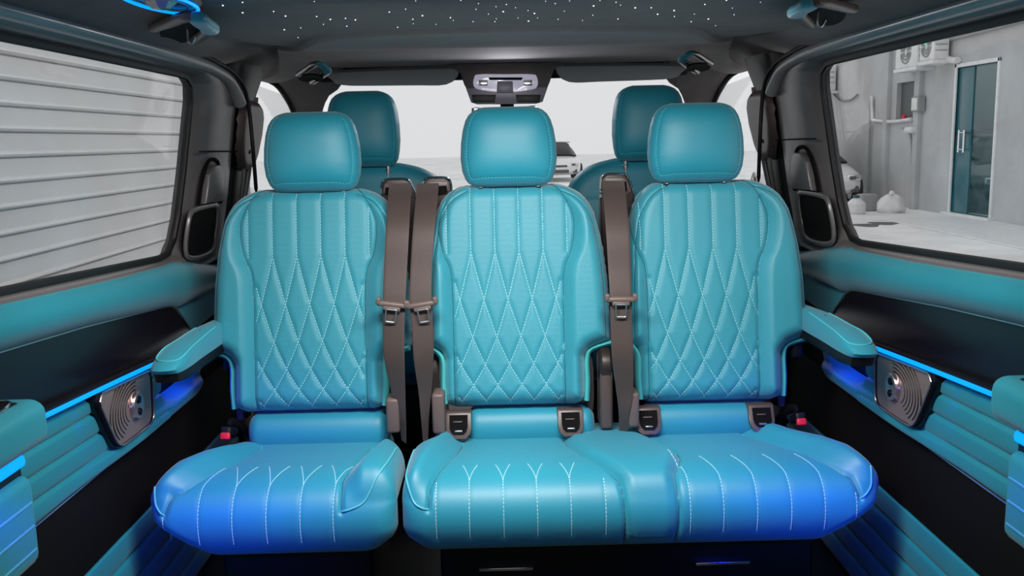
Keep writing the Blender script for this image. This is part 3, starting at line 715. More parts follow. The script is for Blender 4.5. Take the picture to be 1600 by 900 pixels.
# belts: centre path from pixels measured on the backrest's front, at depth y
def build_belt(t, pts, tongue, tz):
    """pts: (px, py, y, half width m, twist deg)"""
    P = []; R = []; ref = []
    for px, py, y, hw, tw in pts:
        P.append(PL(px, py, 1, y)); R.append((hw, 0.0011)); a = math.radians(tw); ref.append((math.cos(a), -math.sin(a), 0.0))
    Q = smooth_path(np.hstack([np.array(P), np.array(R), np.array(ref)]), 60)
    b = obj('belt_webbing', tube(Q[:, :3], Q[:, 3:5], 12, ref=Q[:, 5:8], ex=5), webb, t, 'brown grey seat belt webbing')
    px, py, y = tongue; c = PL(px, py, 1, y); ang = math.radians(tz)
    rot = Matrix.Rotation(ang, 3, 'Y')
    def RB(lo, hi, r): return rbox(lo, hi, r, 3, rot, c)
    obj('tongue_grip', join(RB((c[0]-0.038, c[1]-0.012, c[2]-0.009), (c[0]+0.038, c[1]+0.010, c[2]+0.004), 0.005),
                            RB((c[0]-0.040, c[1]-0.013, c[2]-0.006), (c[0]-0.028, c[1]+0.008, c[2]+0.012), 0.004),
                            RB((c[0]+0.028, c[1]-0.013, c[2]-0.006), (c[0]+0.040, c[1]+0.008, c[2]+0.012), 0.004),
                            RB((c[0]-0.022, c[1]-0.011, c[2]-0.018), (c[0]+0.022, c[1]-0.003, c[2]-0.006), 0.004)), tanp, b, 'taupe buckle tongue grip')
    fr = [(-0.013, -0.014), (0.013, -0.014), (0.0115, -0.045), (-0.0115, -0.045)]
    loop = resample(np.array([(c[0]+a*math.cos(ang)+b_*math.sin(ang), c[1]-0.009, c[2]+b_*math.cos(ang)-a*math.sin(ang)) for a, b_ in fr]), 40, True)
    obj('latch_plate', tube(loop, (0.0028, 0.0022), 6, True, ref=(0, 1, 0)), satin, b, 'metal latch plate')
    return b
def build_tower(t, px0, px1, py, flip, y=2.455):
    """belt outlet on the seat shoulder with bright rim"""
    a = PL(px0, py, 1, y); b = PL(px1, py, 1, y); x0, x1 = a[0], b[0]; zt = a[2]
    m = (x0+x1)/2; cut = 0.018
    def sh(L): return [((2*m-x) if flip else x, yy, z) for x, yy, z in L]
    OUTL = [(x0+0.004, y, zt-0.27), (x0, y, zt-0.05), (x0+0.004, y, zt-0.010), (x0+0.018, y, zt+0.002), (x1-0.034, y, zt+0.002), (x1-0.020, y, zt-0.004), (x1, y, zt-0.05), (x1-0.006, y, zt-0.12), (x1-0.006, y, zt-0.27)]
    h = obj('belt_outlet', prism(sh(OUTL), (0, 0.055, 0.0), 0.006, 3), darkbr, t, 'brown plastic belt outlet on the seat shoulder')
    rimp = [(x0+0.001, y-0.001, zt-0.06), (x0+0.003, y-0.001, zt-0.012), (x0+0.018, y-0.001, zt+0.001), (x1-0.034, y-0.001, zt+0.001), (x1-0.019, y-0.001, zt-0.006), (x1-0.001, y-0.001, zt-0.052)]
    obj('bright_rim', tube(smooth_path(sh(rimp), 40), (0.0028, 0.004), 8), chrome, h)
    obj('outlet_bezel', prism(sh([(x0+0.007, y-0.001, zt-0.035), (x0+0.012, y-0.001, zt-0.010), (x1-0.034, y-0.001, zt-0.008), (x1-0.022, y-0.001, zt-0.014), (x1-0.010, y-0.001, zt-0.045), (x1-0.026, y-0.001, zt-0.058), (x1-0.030, y-0.001, zt-0.036)]), (0, -0.006, 0), 0.002), brownp, h)
    obj('outlet_slot', prism(sh([(x0+0.012, y-0.008, zt-0.040), (x0+0.014, y-0.008, zt-0.020), (x1-0.036, y-0.008, zt-0.020), (x1-0.024, y-0.008, zt-0.018), (x1-0.022, y-0.008, zt-0.044), (x1-0.034, y-0.008, zt-0.044)]), (0, -0.002, 0), 0), blackm, h)
    return h
def build_armrest(t, side):
    # pad drawn in plan, pointing towards the camera
    plan = [(0.735, 2.45), (0.758, 2.45), (0.768, 2.36), (0.785, 2.24), (0.797, 2.12), (0.804, 2.04), (0.801, 1.995), (0.785, 1.978), (0.757, 1.978), (0.741, 1.992), (0.735, 2.05), (0.735, 2.15), (0.732, 2.30)]
    pts = smooth_path(np.array(plan), 60, True); c = pts.mean(0)
    zt = lambda y: 0.709+0.020*sstep((y-1.96)/0.14)+0.010*sstep((y-2.08)/0.2)
    def ring(k, f, add=0.0): return np.array([(CX+side*x, y, f(y)+add) for x, y in (pts-c)*k+c])
    zb = lambda y: 0.684+0.0*y
    L = [ring(0.94, zb), ring(1.0, zb, 0.008), ring(1.02, lambda y: (zb(y)*0.45+zt(y)*0.55)), ring(0.98, zt, -0.006), ring(0.90, zt), ring(0.5, zt, 0.003), ring(0.03, zt, 0.004)]
    a = obj('armrest', grid(np.array(L), False, True), leather, t, 'teal padded folding armrest')
    q = pts[14:50]; P = np.array([(CX+side*x, y, zt(y)+0.0005) for x, y in (q-c)*0.90+c])
    obj('armrest_piping', tube(P, 0.0018, 6), seamm, a)
    L = [ring(0.97, zb, 0.004), ring(0.95, zb, -0.016), ring(0.80, zb, -0.022), ring(0.03, zb, -0.022)]
    obj('armrest_shell', grid(np.array(L), False, True), blackp, a, 'black plastic armrest underside')
    obj('armrest_bracket', rbox((CX+side*0.715, 2.33, 0.60), (CX+side*0.750, 2.42, 0.71), 0.015), blackp, a)
def build_recliner(t, x, w=0.028, z0=0.47, z1=0.655, y=2.34, m=darkbr, purple=False):
    P = resample(np.array([(y+0.05, z0), (y-0.02, z0+0.01), (y-0.005, z0+0.10), (y+0.008, z1-0.02), (y+0.03, z1), (y+0.08, z1), (y+0.09, z0+0.1)]), 14, True)
    obj('recliner_cover', prism([(x-w/2, a, b) for a, b in P], (w, 0, 0), 0.005, 2), m, t)
def build_buckle(t, side, x, y=2.235, z=0.43):
    obj('buckle_stalk', tube(smooth_path([(x-side*0.02, y+0.12, z-0.05), (x-side*0.012, y+0.06, z+0.0), (x, y+0.02, z+0.02), (x, y, z+0.012)], 20), (0.012, 0.006), 8), blackp, t)
    b = obj('belt_buckle', rbox((x-0.013, y-0.035, z-0.008), (x+0.013, y+0.02, z+0.014), 0.005, 3, Matrix.Rotation(math.radians(-25), 3, 'X')), blackp, t)
    obj('red_button', rbox((x-0.012, y-0.042, z-0.008), (x+0.012, y-0.028, z+0.010), 0.004, 3, Matrix.Rotation(math.radians(-25), 3, 'X')), redm, b, 'red release button')
    
# ---------------- single seat (left)
XL, XM, XR = -0.497, 0.008, 0.505
seat = thing('passenger_seat', (-0.50, 2.2, 0.0), 'teal quilted single seat standing apart at the left, one belt on its right shoulder', 'car seat')
def hlL(Y, Z):
    Y = np.asarray(Y, float); top = np.interp(Y, [1.94, 2.00, 2.08, 2.15, 2.22, 2.30, 2.45], [-0.800, -0.808, -0.798, -0.768, -0.712, -0.672, -0.665])
    return top+0.105*sstep((0.37-Z)/0.11)*(Y < 2.3)+0.0
def hrL(Y, Z): return np.full(np.shape(Y), -0.254)-0.03*sstep((0.33-Z)/0.07)-0.05*sstep((np.asarray(Y, float)-2.18)/0.08)
LBs = seam_top([(-0.625, 2.27), (-0.640, 2.20), (-0.665, 2.12), (-0.70, 2.04), (-0.728, 1.995)])+[(-0.752, qc+0.02), (-0.765, qZ(0.375))]
RBs = seam_top([(-0.340, 2.24), (-0.352, 2.15), (-0.368, 2.08), (-0.378, 2.02)])+[(-0.376, qc+0.02), (-0.374, qZ(0.375))]
def raiseL(x, q, Y, Z):
    l = np.array(LBs); r = np.array(RBs)
    xl = np.interp(q, l[:, 1], l[:, 0]); xr = np.interp(q, r[:, 1], r[:, 0])
    end = 1-sstep((q-qc+0.02)/0.075); top = (q < qZ(0.37))
    f = sstep((2.40-Y)/0.15)
    return (0.030*sstep((xl-x)/0.055)+0.036*sstep((x-xr)/0.05))*end*top*f
VL = [-0.700, -0.627, -0.553, -0.480, -0.407]
A, B = vlines([-0.768+0.0]+VL[0:0]+[-0.69, -0.615, -0.54, -0.465, -0.392])
A[0] = np.array([(-0.768, qZ(0.300)), (-0.768, qZ(0.372))])
Bf = fadeY(B[3:], 0.75)
endpipe = [(-0.765, qZ(0.375)), (-0.785, qZ(0.395)), (-0.795, qc)]
CU = Cushion(-0.52, hlL, hrL, raiseL, [LBs, RBs], A+B[3:])
cu = obj('seat_cushion', CU.mesh(170), leather, seat)
obj('stitching', CU.stitches(A+Bf), thread, cu, 'pale vertical stitching', 'stuff')
rp = [RBs[-1], (-0.352, qZ(0.380)), (-0.325, qZ(0.392)), (-0.300, qc+0.012), (-0.283, qc-0.02), (-0.275, qY(2.08)), (-0.272, qY(2.16))]
obj('bolster_piping', CU.line(rp, 0.0022), seamm, cu)
lp = [LBs[-1], (-0.778, qZ(0.385)), (-0.788, qZ(0.40)), (-0.794, qc)]
obj('bolster_piping', CU.line(lp, 0.0022), seamm, cu)
for L_ in (LBs, RBs): obj('seam', CU.line(L_, 0.0013, 80, 0.0002), seamd, cu)
lumbar(seat, -0.668, -0.305)
build_backrest(seat, XL, 0.256, 0.203, 0.252, 0.184, -0.01)
build_headrest(seat, -0.484, 1.057)
base_frame(seat, -0.74, -0.28)
tw = build_tower(seat, 594, 651, 281, False)
build_belt(seat, [(626, 287, 2.442, 0.029, 0), (624, 308, 2.375, 0.029, 0), (621, 360, 2.300, 0.029, 0), (618, 420, 2.275, 0.0285, 0), (616, 466, 2.255, 0.028, 0), (615, 510, 2.245, 0.027, 4), (616, 560, 2.238, 0.026, 8), (622, 610, 2.25, 0.020, 20), (628, 650, 2.255, 0.013, 35), (631, 690, 2.28, 0.010, 50)], (613, 474, 2.245), 8)
build_armrest(seat, -1)
build_recliner(seat, -0.690, 0.022)
build_recliner(seat, -0.292, 0.020, z1=0.64)
obj('belt_anchor_block', rbox((-0.305, 2.25, 0.455), (-0.272, 2.32, 0.545), 0.008), tanp, seat, 'taupe belt anchor block')
build_buckle(seat, -1, -0.706, 2.275, 0.462)

# ---------------- double bench (middle and right)
bench = thing('bench_seat', (0.29, 2.2, 0.0), 'teal quilted two-place bench seat with one long cushion and two backrests, centre to right', 'car seat')
def hlD(Y, Z): return np.full(np.shape(Y), -0.243)+0.03*sstep((0.33-Z)/0.07)+0.045*sstep((np.asarray(Y, float)-2.16)/0.10)
def hrD(Y, Z):
    Y = np.asarray(Y, float); top = np.interp(Y, [1.94, 2.00, 2.08, 2.15, 2.22, 2.30, 2.45], [0.828, 0.838, 0.826, 0.794, 0.742, 0.704, 0.69])
    return top-0.105*sstep((0.37-Z)/0.11)*(Y < 2.3)
M1 = seam_top([(-0.115, 2.26), (-0.128, 2.18), (-0.150, 2.09), (-0.168, 2.02)])+[(-0.178, qc+0.02), (-0.182, qZ(0.375))]
M2 = seam_top([(0.140, 2.28), (0.150, 2.22), (0.175, 2.13), (0.208, 2.06), (0.232, 2.015)])+[(0.246, qc+0.012), (0.252, qZ(0.39)), (0.255, qZ(0.33)), (0.254, qZ(0.275))]
M3 = seam_top([(0.345, 2.28), (0.372, 2.22), (0.398, 2.15), (0.405, 2.10), (0.392, 2.05), (0.376, 2.01)])+[(0.374, qc+0.02), (0.375, qZ(0.36)), (0.373, qZ(0.32)), (0.368, qZ(0.275))]
M4 = seam_top([(0.600, 2.28), (0.645, 2.20), (0.690, 2.12), (0.728, 2.04), (0.752, 2.00)])+[(0.770, qc+0.02), (0.780, qZ(0.375))]
def raiseD(x, q, Y, Z):
    def at(L): a = np.array(L); return np.interp(q, a[:, 1], a[:, 0])
    x1, x2, x3, x4 = at(M1), at(M2), at(M3), at(M4)
    end = 1-sstep((q-qc+0.02)/0.075); top = (q < qZ(0.37)); f = sstep((2.40-Y)/0.15)
    band = sstep((x-x2)/0.03)*sstep((x3-x)/0.03)
    return (0.034*sstep((x1-x)/0.05)+0.030*sstep((x-x4)/0.055))*end*top*f+0.016*band*f*(q < qZ(0.30))*(0.35+0.65*(1-sstep((q-qc)/0.06)))
A1, B1 = vlines([-0.165, -0.091, -0.015, 0.060, 0.135, 0.212])
A2, B2 = vlines([0.400, 0.474, 0.549, 0.625, 0.700, 0.770])
A2[-1] = A2[-1][:2]
B1u, B2u = fadeY(B1[2:10], 0.6), fadeY([B2[i] for i in (0, 2, 4, 6, 8)], 0.8)
CU = Cushion(0.29, hlD, hrD, raiseD, [M1, M2, M3, M4], A1+A2+B1[2:10]+B2[1:10])
cu = obj('seat_cushion', CU.mesh(300), leather, bench)
obj('stitching', CU.stitches(A1+A2+B1u+B2u), thread, cu, 'pale vertical stitching', 'stuff')
obj('bolster_piping', CU.line([M1[-1], (-0.195, qZ(0.378)), (-0.214, qZ(0.39)), (-0.230, qc+0.005), (-0.236, qc-0.04), (-0.234, qY(2.12)), (-0.225, qY(2.2))], 0.0022), seamm, cu)
obj('bolster_piping', CU.line([M4[-1], (0.795, qZ(0.385)), (0.808, qZ(0.40)), (0.815, qc)], 0.0022), seamm, cu)
for L_ in (M1, M2, M3, M4): obj('seam', CU.line(L_, 0.0013, 90, 0.0002), seamd, cu)
lumbar(bench, -0.105, 0.225); lumbar(bench, 0.352, 0.690)
for x in (-0.125, 0.160, 0.358, 0.648): guide(bench, x)
build_backrest(bench, XM, 0.214, 0.170, 0.266, 0.198, -0.01)
build_headrest(bench, 0.018, 1.060)
build_backrest(bench, XR, 0.196, 0.164, 0.276, 0.208, -0.01)
build_headrest(bench, 0.499, 1.060)
base_frame(bench, -0.22, 0.78)
build_tower(bench, 651, 706, 279, True)
build_tower(bench, 938, 992, 273, False)
build_belt(bench, [(668, 287, 2.442, 0.029, 0), (667, 308, 2.375, 0.028, 0), (662, 360, 2.300, 0.027, 0), (658, 420, 2.275, 0.0265, 0), (657, 466, 2.255, 0.027, 0), (660, 510, 2.245, 0.026, -4), (662, 560, 2.238, 0.0245, -8), (664, 610, 2.25, 0.017, -20), (664, 650, 2.255, 0.012, -35), (665, 690, 2.28, 0.009, -50)], (659, 474, 2.245), -8)
build_belt(bench, [(958, 283, 2.442, 0.029, 0), (960, 304, 2.375, 0.029, 0), (965, 360, 2.300, 0.029, 0), (968, 420, 2.275, 0.028, 0), (970, 460, 2.255, 0.027, 0), (971, 510, 2.245, 0.027, 3), (973, 560, 2.238, 0.0265, 6), (976, 610, 2.25, 0.0215, 14), (975, 645, 2.255, 0.014, 25), (974, 676, 2.28, 0.012, 35)], (970, 466, 2.245), 1)
build_armrest(bench, 1)
build_recliner(bench, -0.186, 0.022, z1=0.65)
build_recliner(bench, 0.214, 0.022)
build_recliner(bench, 0.305, 0.020)
build_recliner(bench, 0.712, 0.022)
obj('belt_anchor_block', rbox((-0.190, 2.25, 0.450), (-0.158, 2.32, 0.555), 0.008), tanp, bench, 'taupe belt anchor block')
obj('belt_anchor_block', rbox((0.305, 2.25, 0.455), (0.332, 2.32, 0.545), 0.008), tanp, bench)
obj('reel_cover', lathe([(0, -0.016), (0.04, -0.016), (0.048, -0.010), (0.048, 0.010), (0.04, 0.016), (0, 0.016)], (0.253, 2.33, 0.60), 'x', 30), darkbr, bench)
obj('reel_cover', rbox((0.237, 2.285, 0.44), (0.270, 2.37, 0.60), 0.01), brownp, bench)
build_buckle(bench, 1, 0.738, 2.275, 0.462)
for i, (x0, x1) in enumerate(((-0.077, 0.052), (0.44, 0.57))):
    obj('trim_bar', rbox((x0, 2.074, 0.166), (x1, 2.092, 0.174), 0.002), chrome, bench, 'thin bright metal bar on the bench base')

# ---------------- front row seats, seen from behind
def front_seat(x, hx, label):
    t = thing('front_seat', (x, 3.1, 0.0), label, 'car seat')
    hv = [0, .03, .08, .4, .7, .84, .90, .94, .97, .988, 1.0]; w = 0.26
    hw = [k*w for k in (.80, .9, .95, .97, 1.0, .97, .90, .80, .66, .52, .36)]
    P = Pillow((x, 2.97, 0.42), math.radians(6), hv, hw, hw, 0.695, 0.05, 0.06, 0.06, seams=[np.stack([np.linspace(-.2, .2, 30), np.full(30, 0.56)], 1)])
    obj('backrest', P.mesh(60, 80), leather, t)
    build_headrest(t, hx, 1.103, y=2.99, w=0.117, h=0.238, a=math.radians(3), row=1)
    q = Pillow((x, 3.52, 0.42), math.radians(-88), [0, .05, .2, .8, .95, 1], [.18, .22, .25, .25, .22, .16], [.18, .22, .25, .25, .22, .16], 0.50, 0.08, 0.06, 0.06)
    q.V = np.array([0, -1.0, 0]); q.Wd = np.array([0, 0, 1.0])
    obj('seat_cushion', q.mesh(30, 30), leather, t)
    obj('seat_base', rbox((x-0.2, 3.02, 0.001), (x+0.2, 3.48, 0.37), 0.02), blackp, t)
front_seat(-0.42, -0.435, 'teal front row seat seen from behind, its headrest showing past the left headrest')
front_seat(0.46, 0.472, 'teal front row seat seen from behind, its headrest showing past the rightmost headrest')

# ================================================================== ROOF FITTINGS
def grab_handle(A, B1, B2, D, w, m, label):
    # A, D where the arms meet the lining; B1, B2 the bends
    A, B1, B2, D = [np.array(q, float) for q in (A, B1, B2, D)]
    c = (A+D)/2; t = thing('grab_handle', tuple(c), label, 'grab handle', 'grab handles on the roof lining')
    e1 = (D-A)/2; e2 = ((B1+B2)/2-c); e2[2] = 0
    cup = []
    for k, h in ((1.0, 0.002), (0.97, -0.003), (0.85, -0.002), (0.05, 0.001)):
        a = np.linspace(0, 2*np.pi, 32, endpoint=False)
        cup.append(np.array([c+e2*0.30+e1*0.86*k*np.cos(b)+e2*0.62*k*np.sin(b)+np.array([0, 0, h]) for b in a]))
    obj('recess_cup', grid(np.array(cup), False, True), blackm, t)
    pts = [A, A+(B1-A)*0.5, B1+(A-B1)*0.15, B1+(B2-B1)*0.15, (B1+B2)/2, B2+(B1-B2)*0.15, B2+(D-B2)*0.15, D+(B2-D)*0.4, D]
    P = smooth_path(pts, 80)
    d = np.linalg.norm(P-B1, axis=1); i0 = int(d.argmin()); i1 = int(np.linalg.norm(P-B2, axis=1).argmin())
    rad = np.stack([np.full(80, w*0.55), np.full(80, w)*(0.8+0.25*np.sin(np.linspace(0, np.pi, 80)))], 1)
    obj('grip_bar', tube(P, rad, 14, ref=(0, 0, 1), ex=2.6), m, t)
    obj('teal_insert', tube(P[i0:i1+3], rad[i0:i1+3]*1.12, 14, ref=(0, 0, 1), ex=2.6), leather_p, t, 'teal leather insert')
    h = c+e2*0.35+e1*0.2
    if m is not satin: obj('coat_hook', tube(smooth_path([h+np.array(q)*w*2 for q in ((0, 0, .1), (0, 0, -.7), (.25, 0, -.9), (.5, 0, -.5))], 20), 0.0028, 8), satin, t)
def ZP(px, py, z): return PL(px, py, 2, z)
grab_handle(ZP(240, 44, 1.412), ZP(300, 23, 1.392), ZP(331, 46, 1.392), ZP(303, 65, 1.412), 0.015, tanp, 'brown and teal roof grab handle above the shutter-side window, nearest the camera')
grab_handle(ZP(1332, 14, 1.412), ZP(1275, 1, 1.392), ZP(1242, 20, 1.392), ZP(1266, 39, 1.412), 0.015, tanp, 'brown and teal roof grab handle above the right window, nearest the camera')
grab_handle(PL(466, 117, 1, 3.12), PL(496, 97, 1, 3.00), PL(513, 111, 1, 3.03), PL(488, 129, 1, 3.16), 0.013, satin, 'silver and teal grab handle by the left front pillar')
grab_handle(PL(1111, 99, 1, 3.12), PL(1081, 81, 1, 3.00), PL(1064, 94, 1, 3.03), PL(1089, 113, 1, 3.16), 0.013, satin, 'silver and teal grab handle by the right front pillar')

t = thing('roof_lamp', (-0.585, 1.64, 1.40), 'round ceiling lamp with glowing blue ring above the left window', 'ceiling lamp')
a = np.linspace(0, 2*np.pi, 64, endpoint=False)
rc = PL(251, -4, 2, 1.416)
obj('housing', (lambda v: ((np.array(v[0])-rc)*np.array([1, 3.0, 1])+rc, v[1]))(lathe([(0, -0.002), (0.036, -0.004), (0.045, -0.003), (0.049, 0.004), (0.0, 0.006)], rc, 'z', 48)), inlaym, t)
obj('light_ring', tube(np.stack([rc[0]+0.043*np.cos(a), rc[1]+0.130*np.sin(a), np.full(64, rc[2]-0.008)], 1), 0.0030, 8, True), ledm, t, 'glowing blue ring')
obj('crystal', lathe([(0, -0.020), (0.014, -0.018), (0.026, -0.008), (0.028, 0)], rc, 'z', 8), satin, t, flat=True)
obj('inner_ring', tube(np.stack([rc[0]+0.030*np.cos(a), rc[1]+0.095*np.sin(a), np.full(64, rc[2]-0.008)], 1), 0.002, 6, True), satin, t)
l = bpy.data.lights.new('roof_lamp_light', 'POINT'); l.energy = 0.03; l.color = (0.03, 0.15, 1); l.shadow_soft_size = 0.05
lo_ = bpy.data.objects.new('roof_lamp_light', l); COL.objects.link(lo_); lo_.location = tuple(rc-np.array([0, 0, 0.09]))

# visors
def visor(x0, x1, label, cut):
    t = thing('sun_visor', ((x0+x1)/2, 3.5, 1.37), label, 'sun visor', 'folded sun visors')
    s = 1 if x1 > x0 else -1
    y = 3.45; pl = [(x0, 1.437), (x1, 1.430), (x1+s*0.012, 1.415), (x1-s*0.005, 1.392), (x1-s*0.06, 1.384), (x0+s*0.12, 1.380), (x0+s*0.05, 1.377), (x0+s*0.02, 1.384), (x0-s*0.008, 1.400), (x0-s*0.01, 1.425)]
    obj('visor_panel', prism([(a, y, b) for a, b in smooth_path(np.array(pl), 40, True)], (0, 0.02, 0.012), 0.005, 2), visorm, t)
    obj('hinge_rod', tube(np.array([(x0-s*0.02, y+0.03, 1.434), (x1, y+0.03, 1.430)]), 0.005, 8), blackp, t)
visor(-0.160, -0.600, 'folded grey sun visor left of the overhead console', 0)
visor(0.225, 0.660, 'folded grey sun visor right of the overhead console', 0)

# overhead console and mirror
t = thing('overhead_console', (0.03, 3.4, 1.33), 'violet-white roof console with lamps at the top middle of the windscreen', 'roof console')
yc = 3.42
def PP(px, py, y=yc): p = PL(px, py, 1, y); return (p[0], p[1], p[2])
hous = smooth_path(np.array([PP(*q) for q in [(706, 100), (718, 112), (726, 134), (740, 152), (756, 162), (828, 161), (845, 152), (858, 132), (866, 108), (876, 98)]]), 48, True)
obj('housing', prism(hous+np.array([0, 0.02, 0]), (0, 0.05, 0.004), 0.008, 2), suede_f, t)
lens = smooth_path(np.array([PP(*q) for q in [(741, 120), (748, 116), (790, 116), (832, 116), (839, 120), (840, 134), (830, 140), (790, 144), (750, 140), (740, 134)]]), 60, True)
obj('lamp_lens', prism(lens, (0, 0.022, 0), 0.006, 3), consm, t, 'glossy pale lamp lens')
sl = [PP(*q, yc-0.002) for q in [(763, 121), (817, 121), (815, 125), (765, 125)]]
obj('lamp_slot', prism(sl, (0, -0.002, 0), 0), blackm, t)
for (a0, a1) in ((748, 762), (818, 832)):
    obj('reading_lamp', prism([PP(*q, yc-0.002) for q in [(a0, 125), (a1, 125), (a1, 134), (a0, 134)]], (0, -0.004, 0), 0.002), chrome, t)
obj('sensor_block', prism([PP(*q, yc-0.003) for q in [(777, 127), (801, 127), (802, 145), (776, 145)]], (0, -0.010, 0), 0.003), consd, t)
obj('switch_housing', prism([PP(*q, yc+0.012) for q in [(728, 138), (736, 160), (746, 163), (838, 162), (848, 159), (856, 136)]], (0, 0.01, 0), 0.003), consd, t)
for (a0, a1) in ((737, 775), (806, 845)):
    obj('switch_panel', prism([PP(*q, yc+0.012) for q in [(a0, 148), (a1, 148), (a1-2, 160), (a0+2, 160)]], (0, -0.006, 0), 0.003), greyd, t)
t = thing('rear_view_mirror', (0.03, 3.7, 1.25), 'rear view mirror on a black stalk, mostly hidden by the middle headrest', 'mirror')
obj('stalk', tube(np.array([PP(791, 146, 3.6), PP(792, 158, 3.62), PP(793, 176, 3.64)]), (0.026, 0.015), 12), blackp, t)
fr = np.array([PP(*q, 3.66) for q in [(737, 169), (843, 165), (846, 195), (742, 200)]])
obj('mirror_shell', prism(smooth_path(resample(fr, 16, True), 40, True), (0, 0.02, 0), 0.004, 2), satin, t)
obj('mirror_glass', prism((fr-fr.mean(0))*0.93+fr.mean(0)+np.array([0, -0.001, 0]), (0, -0.002, 0), 0), chrome, t, flat=True)
# dashboard
t = thing('dashboard', (0.02, 4.2, 0.3), 'low black dashboard under the windscreen, behind the front seats', 'dashboard')
pd = smooth_path(np.array([(3.95, 0.35), (3.90, 0.60), (3.93, 0.76), (4.02, 0.83), (4.3, 0.86), (4.5, 0.84), (4.55, 0.35)]), 40, True)
obj('top_pad', prism([(-0.84, y, z) for y, z in pd], (1.72, 0, 0), 0.01, 2), blackp, t)

# ================================================================== OUTSIDE
# ground
obj('ground', rbox((-40, -12, -0.6), (60, 90, -0.40), 0), concrete, kind='structure')
# roller shutter on the left
t = thing('roller_shutter', (-2.35, 5, -0.4), 'pale grey roller shutter of horizontal metal slats outside the left window', 'shutter')
z = -0.4; prof = []
pitch = 0.119
k = 0
while z < 3.0:
    prof += [(-2.300, z), (-2.285, z+0.006), (-2.278, z+0.012), (-2.283, z+0.020), (-2.300, z+0.026), (-2.300, z+pitch-0.010), (-2.308, z+pitch-0.007), (-2.318, z+pitch-0.004), (-2.318, z+pitch-0.0005)]
    z += pitch
ysl = np.linspace(0.5, 8.3, 4)
G = np.array([[(x, y, zz) for x, zz in prof] for y in ysl])
Vs, Fs = grid(G)
obj('slats', (Vs, Fs), shutm, t, flat=True)
obj('side_guide', rbox((-2.36, 8.3, -0.4), (-2.24, 8.42, 3.0), 0.01), midg, t)
obj('housing', rbox((-2.6, 0.4, 3.0), (-2.2, 8.5, 3.5), 0.03), midg, t)

# building on the right
BX = 8.5
def B(px, py, x=BX): return PL(px, py, 0, x)
def BYZ(px, py, x=BX): p = B(px, py, x); return p[1], p[2]
dy0, dz1 = BYZ(1497, 106); dy1, _ = BYZ(1561, 99); _, dz0 = BYZ(1482, 330)
DYa, DYb = dy1, dy0   # nearer, farther
DZ0, DZ1 = -0.34, dz1
ny0, nz1 = BYZ(1402, 130); ny1, nz0 = BYZ(1426, 186)
def wall_rects():
    # wall face built from boxes leaving the doorway and the niche open
    th = 0.25; X0, X1 = BX, BX+th
    Ys, Ye, Zt = 2.0, 27.0, 5.2
    parts = [rbox((X0, Ys, -0.4), (X1, DYa, Zt), 0), rbox((X0, DYa, DZ1), (X1, DYb, Zt), 0), rbox((X0, DYa, -0.4), (X1, DYb, DZ0), 0),
             rbox((X0, DYb, -0.4), (X1, ny1, Zt), 0), rbox((X0, ny1, nz1), (X1, ny0, Zt), 0), rbox((X0, ny1, -0.4), (X1, ny0, nz0), 0), rbox((X0, ny0, -0.4), (X1, Ye, Zt), 0)]
    return join(*parts)
bd = thing('building', (BX, 16, -0.4), 'plain grey plastered building outside the right window', 'building')
obj('wall', wall_rects(), plaster, bd, flat=True)
obj('niche_back', rbox((BX+0.10, ny1-0.02, nz0-0.02), (BX+0.19, ny0+0.02, nz1+0.02), 0), darkg, bd, 'dark recessed opening')
obj('niche_sill', rbox((BX-0.06, ny1-0.06, nz0-0.06), (BX+0.02, ny0+0.06, nz0), 0.01), plaster, bd)
# interior behind the doorway
obj('interior_shell', join(rbox((BX+0.25, DYa-1.2, -0.4), (BX+5, DYa-1.15, 3.2), 0), rbox((BX+0.25, DYb+3.5, -0.4), (BX+5, DYb+3.55, 3.2), 0), rbox((BX+5, DYa-1.2, -0.4), (BX+5.05, DYb+3.55, 3.2), 0)), plaster, bd, flat=True)
# projecting pier left of the doorway and rib lines
for px in (1388, 1437):
    y, _ = BYZ(px, 200); obj('wall_pier', rbox((BX-0.10, y-0.10, -0.4), (BX+0.02, y+0.10, 5.2), 0.01), plaster, bd)
y0, z0 = BYZ(1482, 62); y1, z1 = BYZ(1600, 36)
obj('roof_ledge', tube(np.array([(BX-0.02, y0, z0), (BX-0.05, (y0+y1)/2, (z0+z1)/2+0.02), (BX-0.02, y1-1.5, z1+0.08)]), (0.05, 0.06), 8), midg, bd)
frm = []
fw_ = 0.07
obj('door_frame', join(rbox((BX-0.03, DYa-0.07, DZ0), (BX+0.10, DYa, DZ1+0.07), 0.01), rbox((BX-0.03, DYb, DZ0), (BX+0.10, DYb+0.07, DZ1+0.07), 0.01), rbox((BX-0.03, DYa-0.07, DZ1), (BX+0.10, DYb+0.07, DZ1+0.07), 0.01), rbox((BX-0.12, DYa-0.15, DZ0-0.06), (BX+0.10, DYb+0.15, DZ0), 0.01)), whiteb, bd, 'pale door frame')
dsplit = BYZ(1516, 200)[0]
gd = thing('glass_door', (BX+0.05, (DYa+DYb)/2, DZ0), 'tall dark teal glazed door with a long metal handle in the grey building', 'door')
obj('door_leaf', rbox((BX+0.02, dsplit, DZ0), (BX+0.06, DYb-0.005, DZ1-0.01), 0.006), tealdoor, gd, 'dark teal door leaf')
obj('glazing', rbox((BX+0.035, DYa+0.005, DZ0), (BX+0.045, dsplit, DZ1-0.01), 0), glasst, gd, flat=True)
hy, hz0 = BYZ(1501, 238); _, hz1 = BYZ(1503, 203)
hy2 = BYZ(1510, 220)[0]
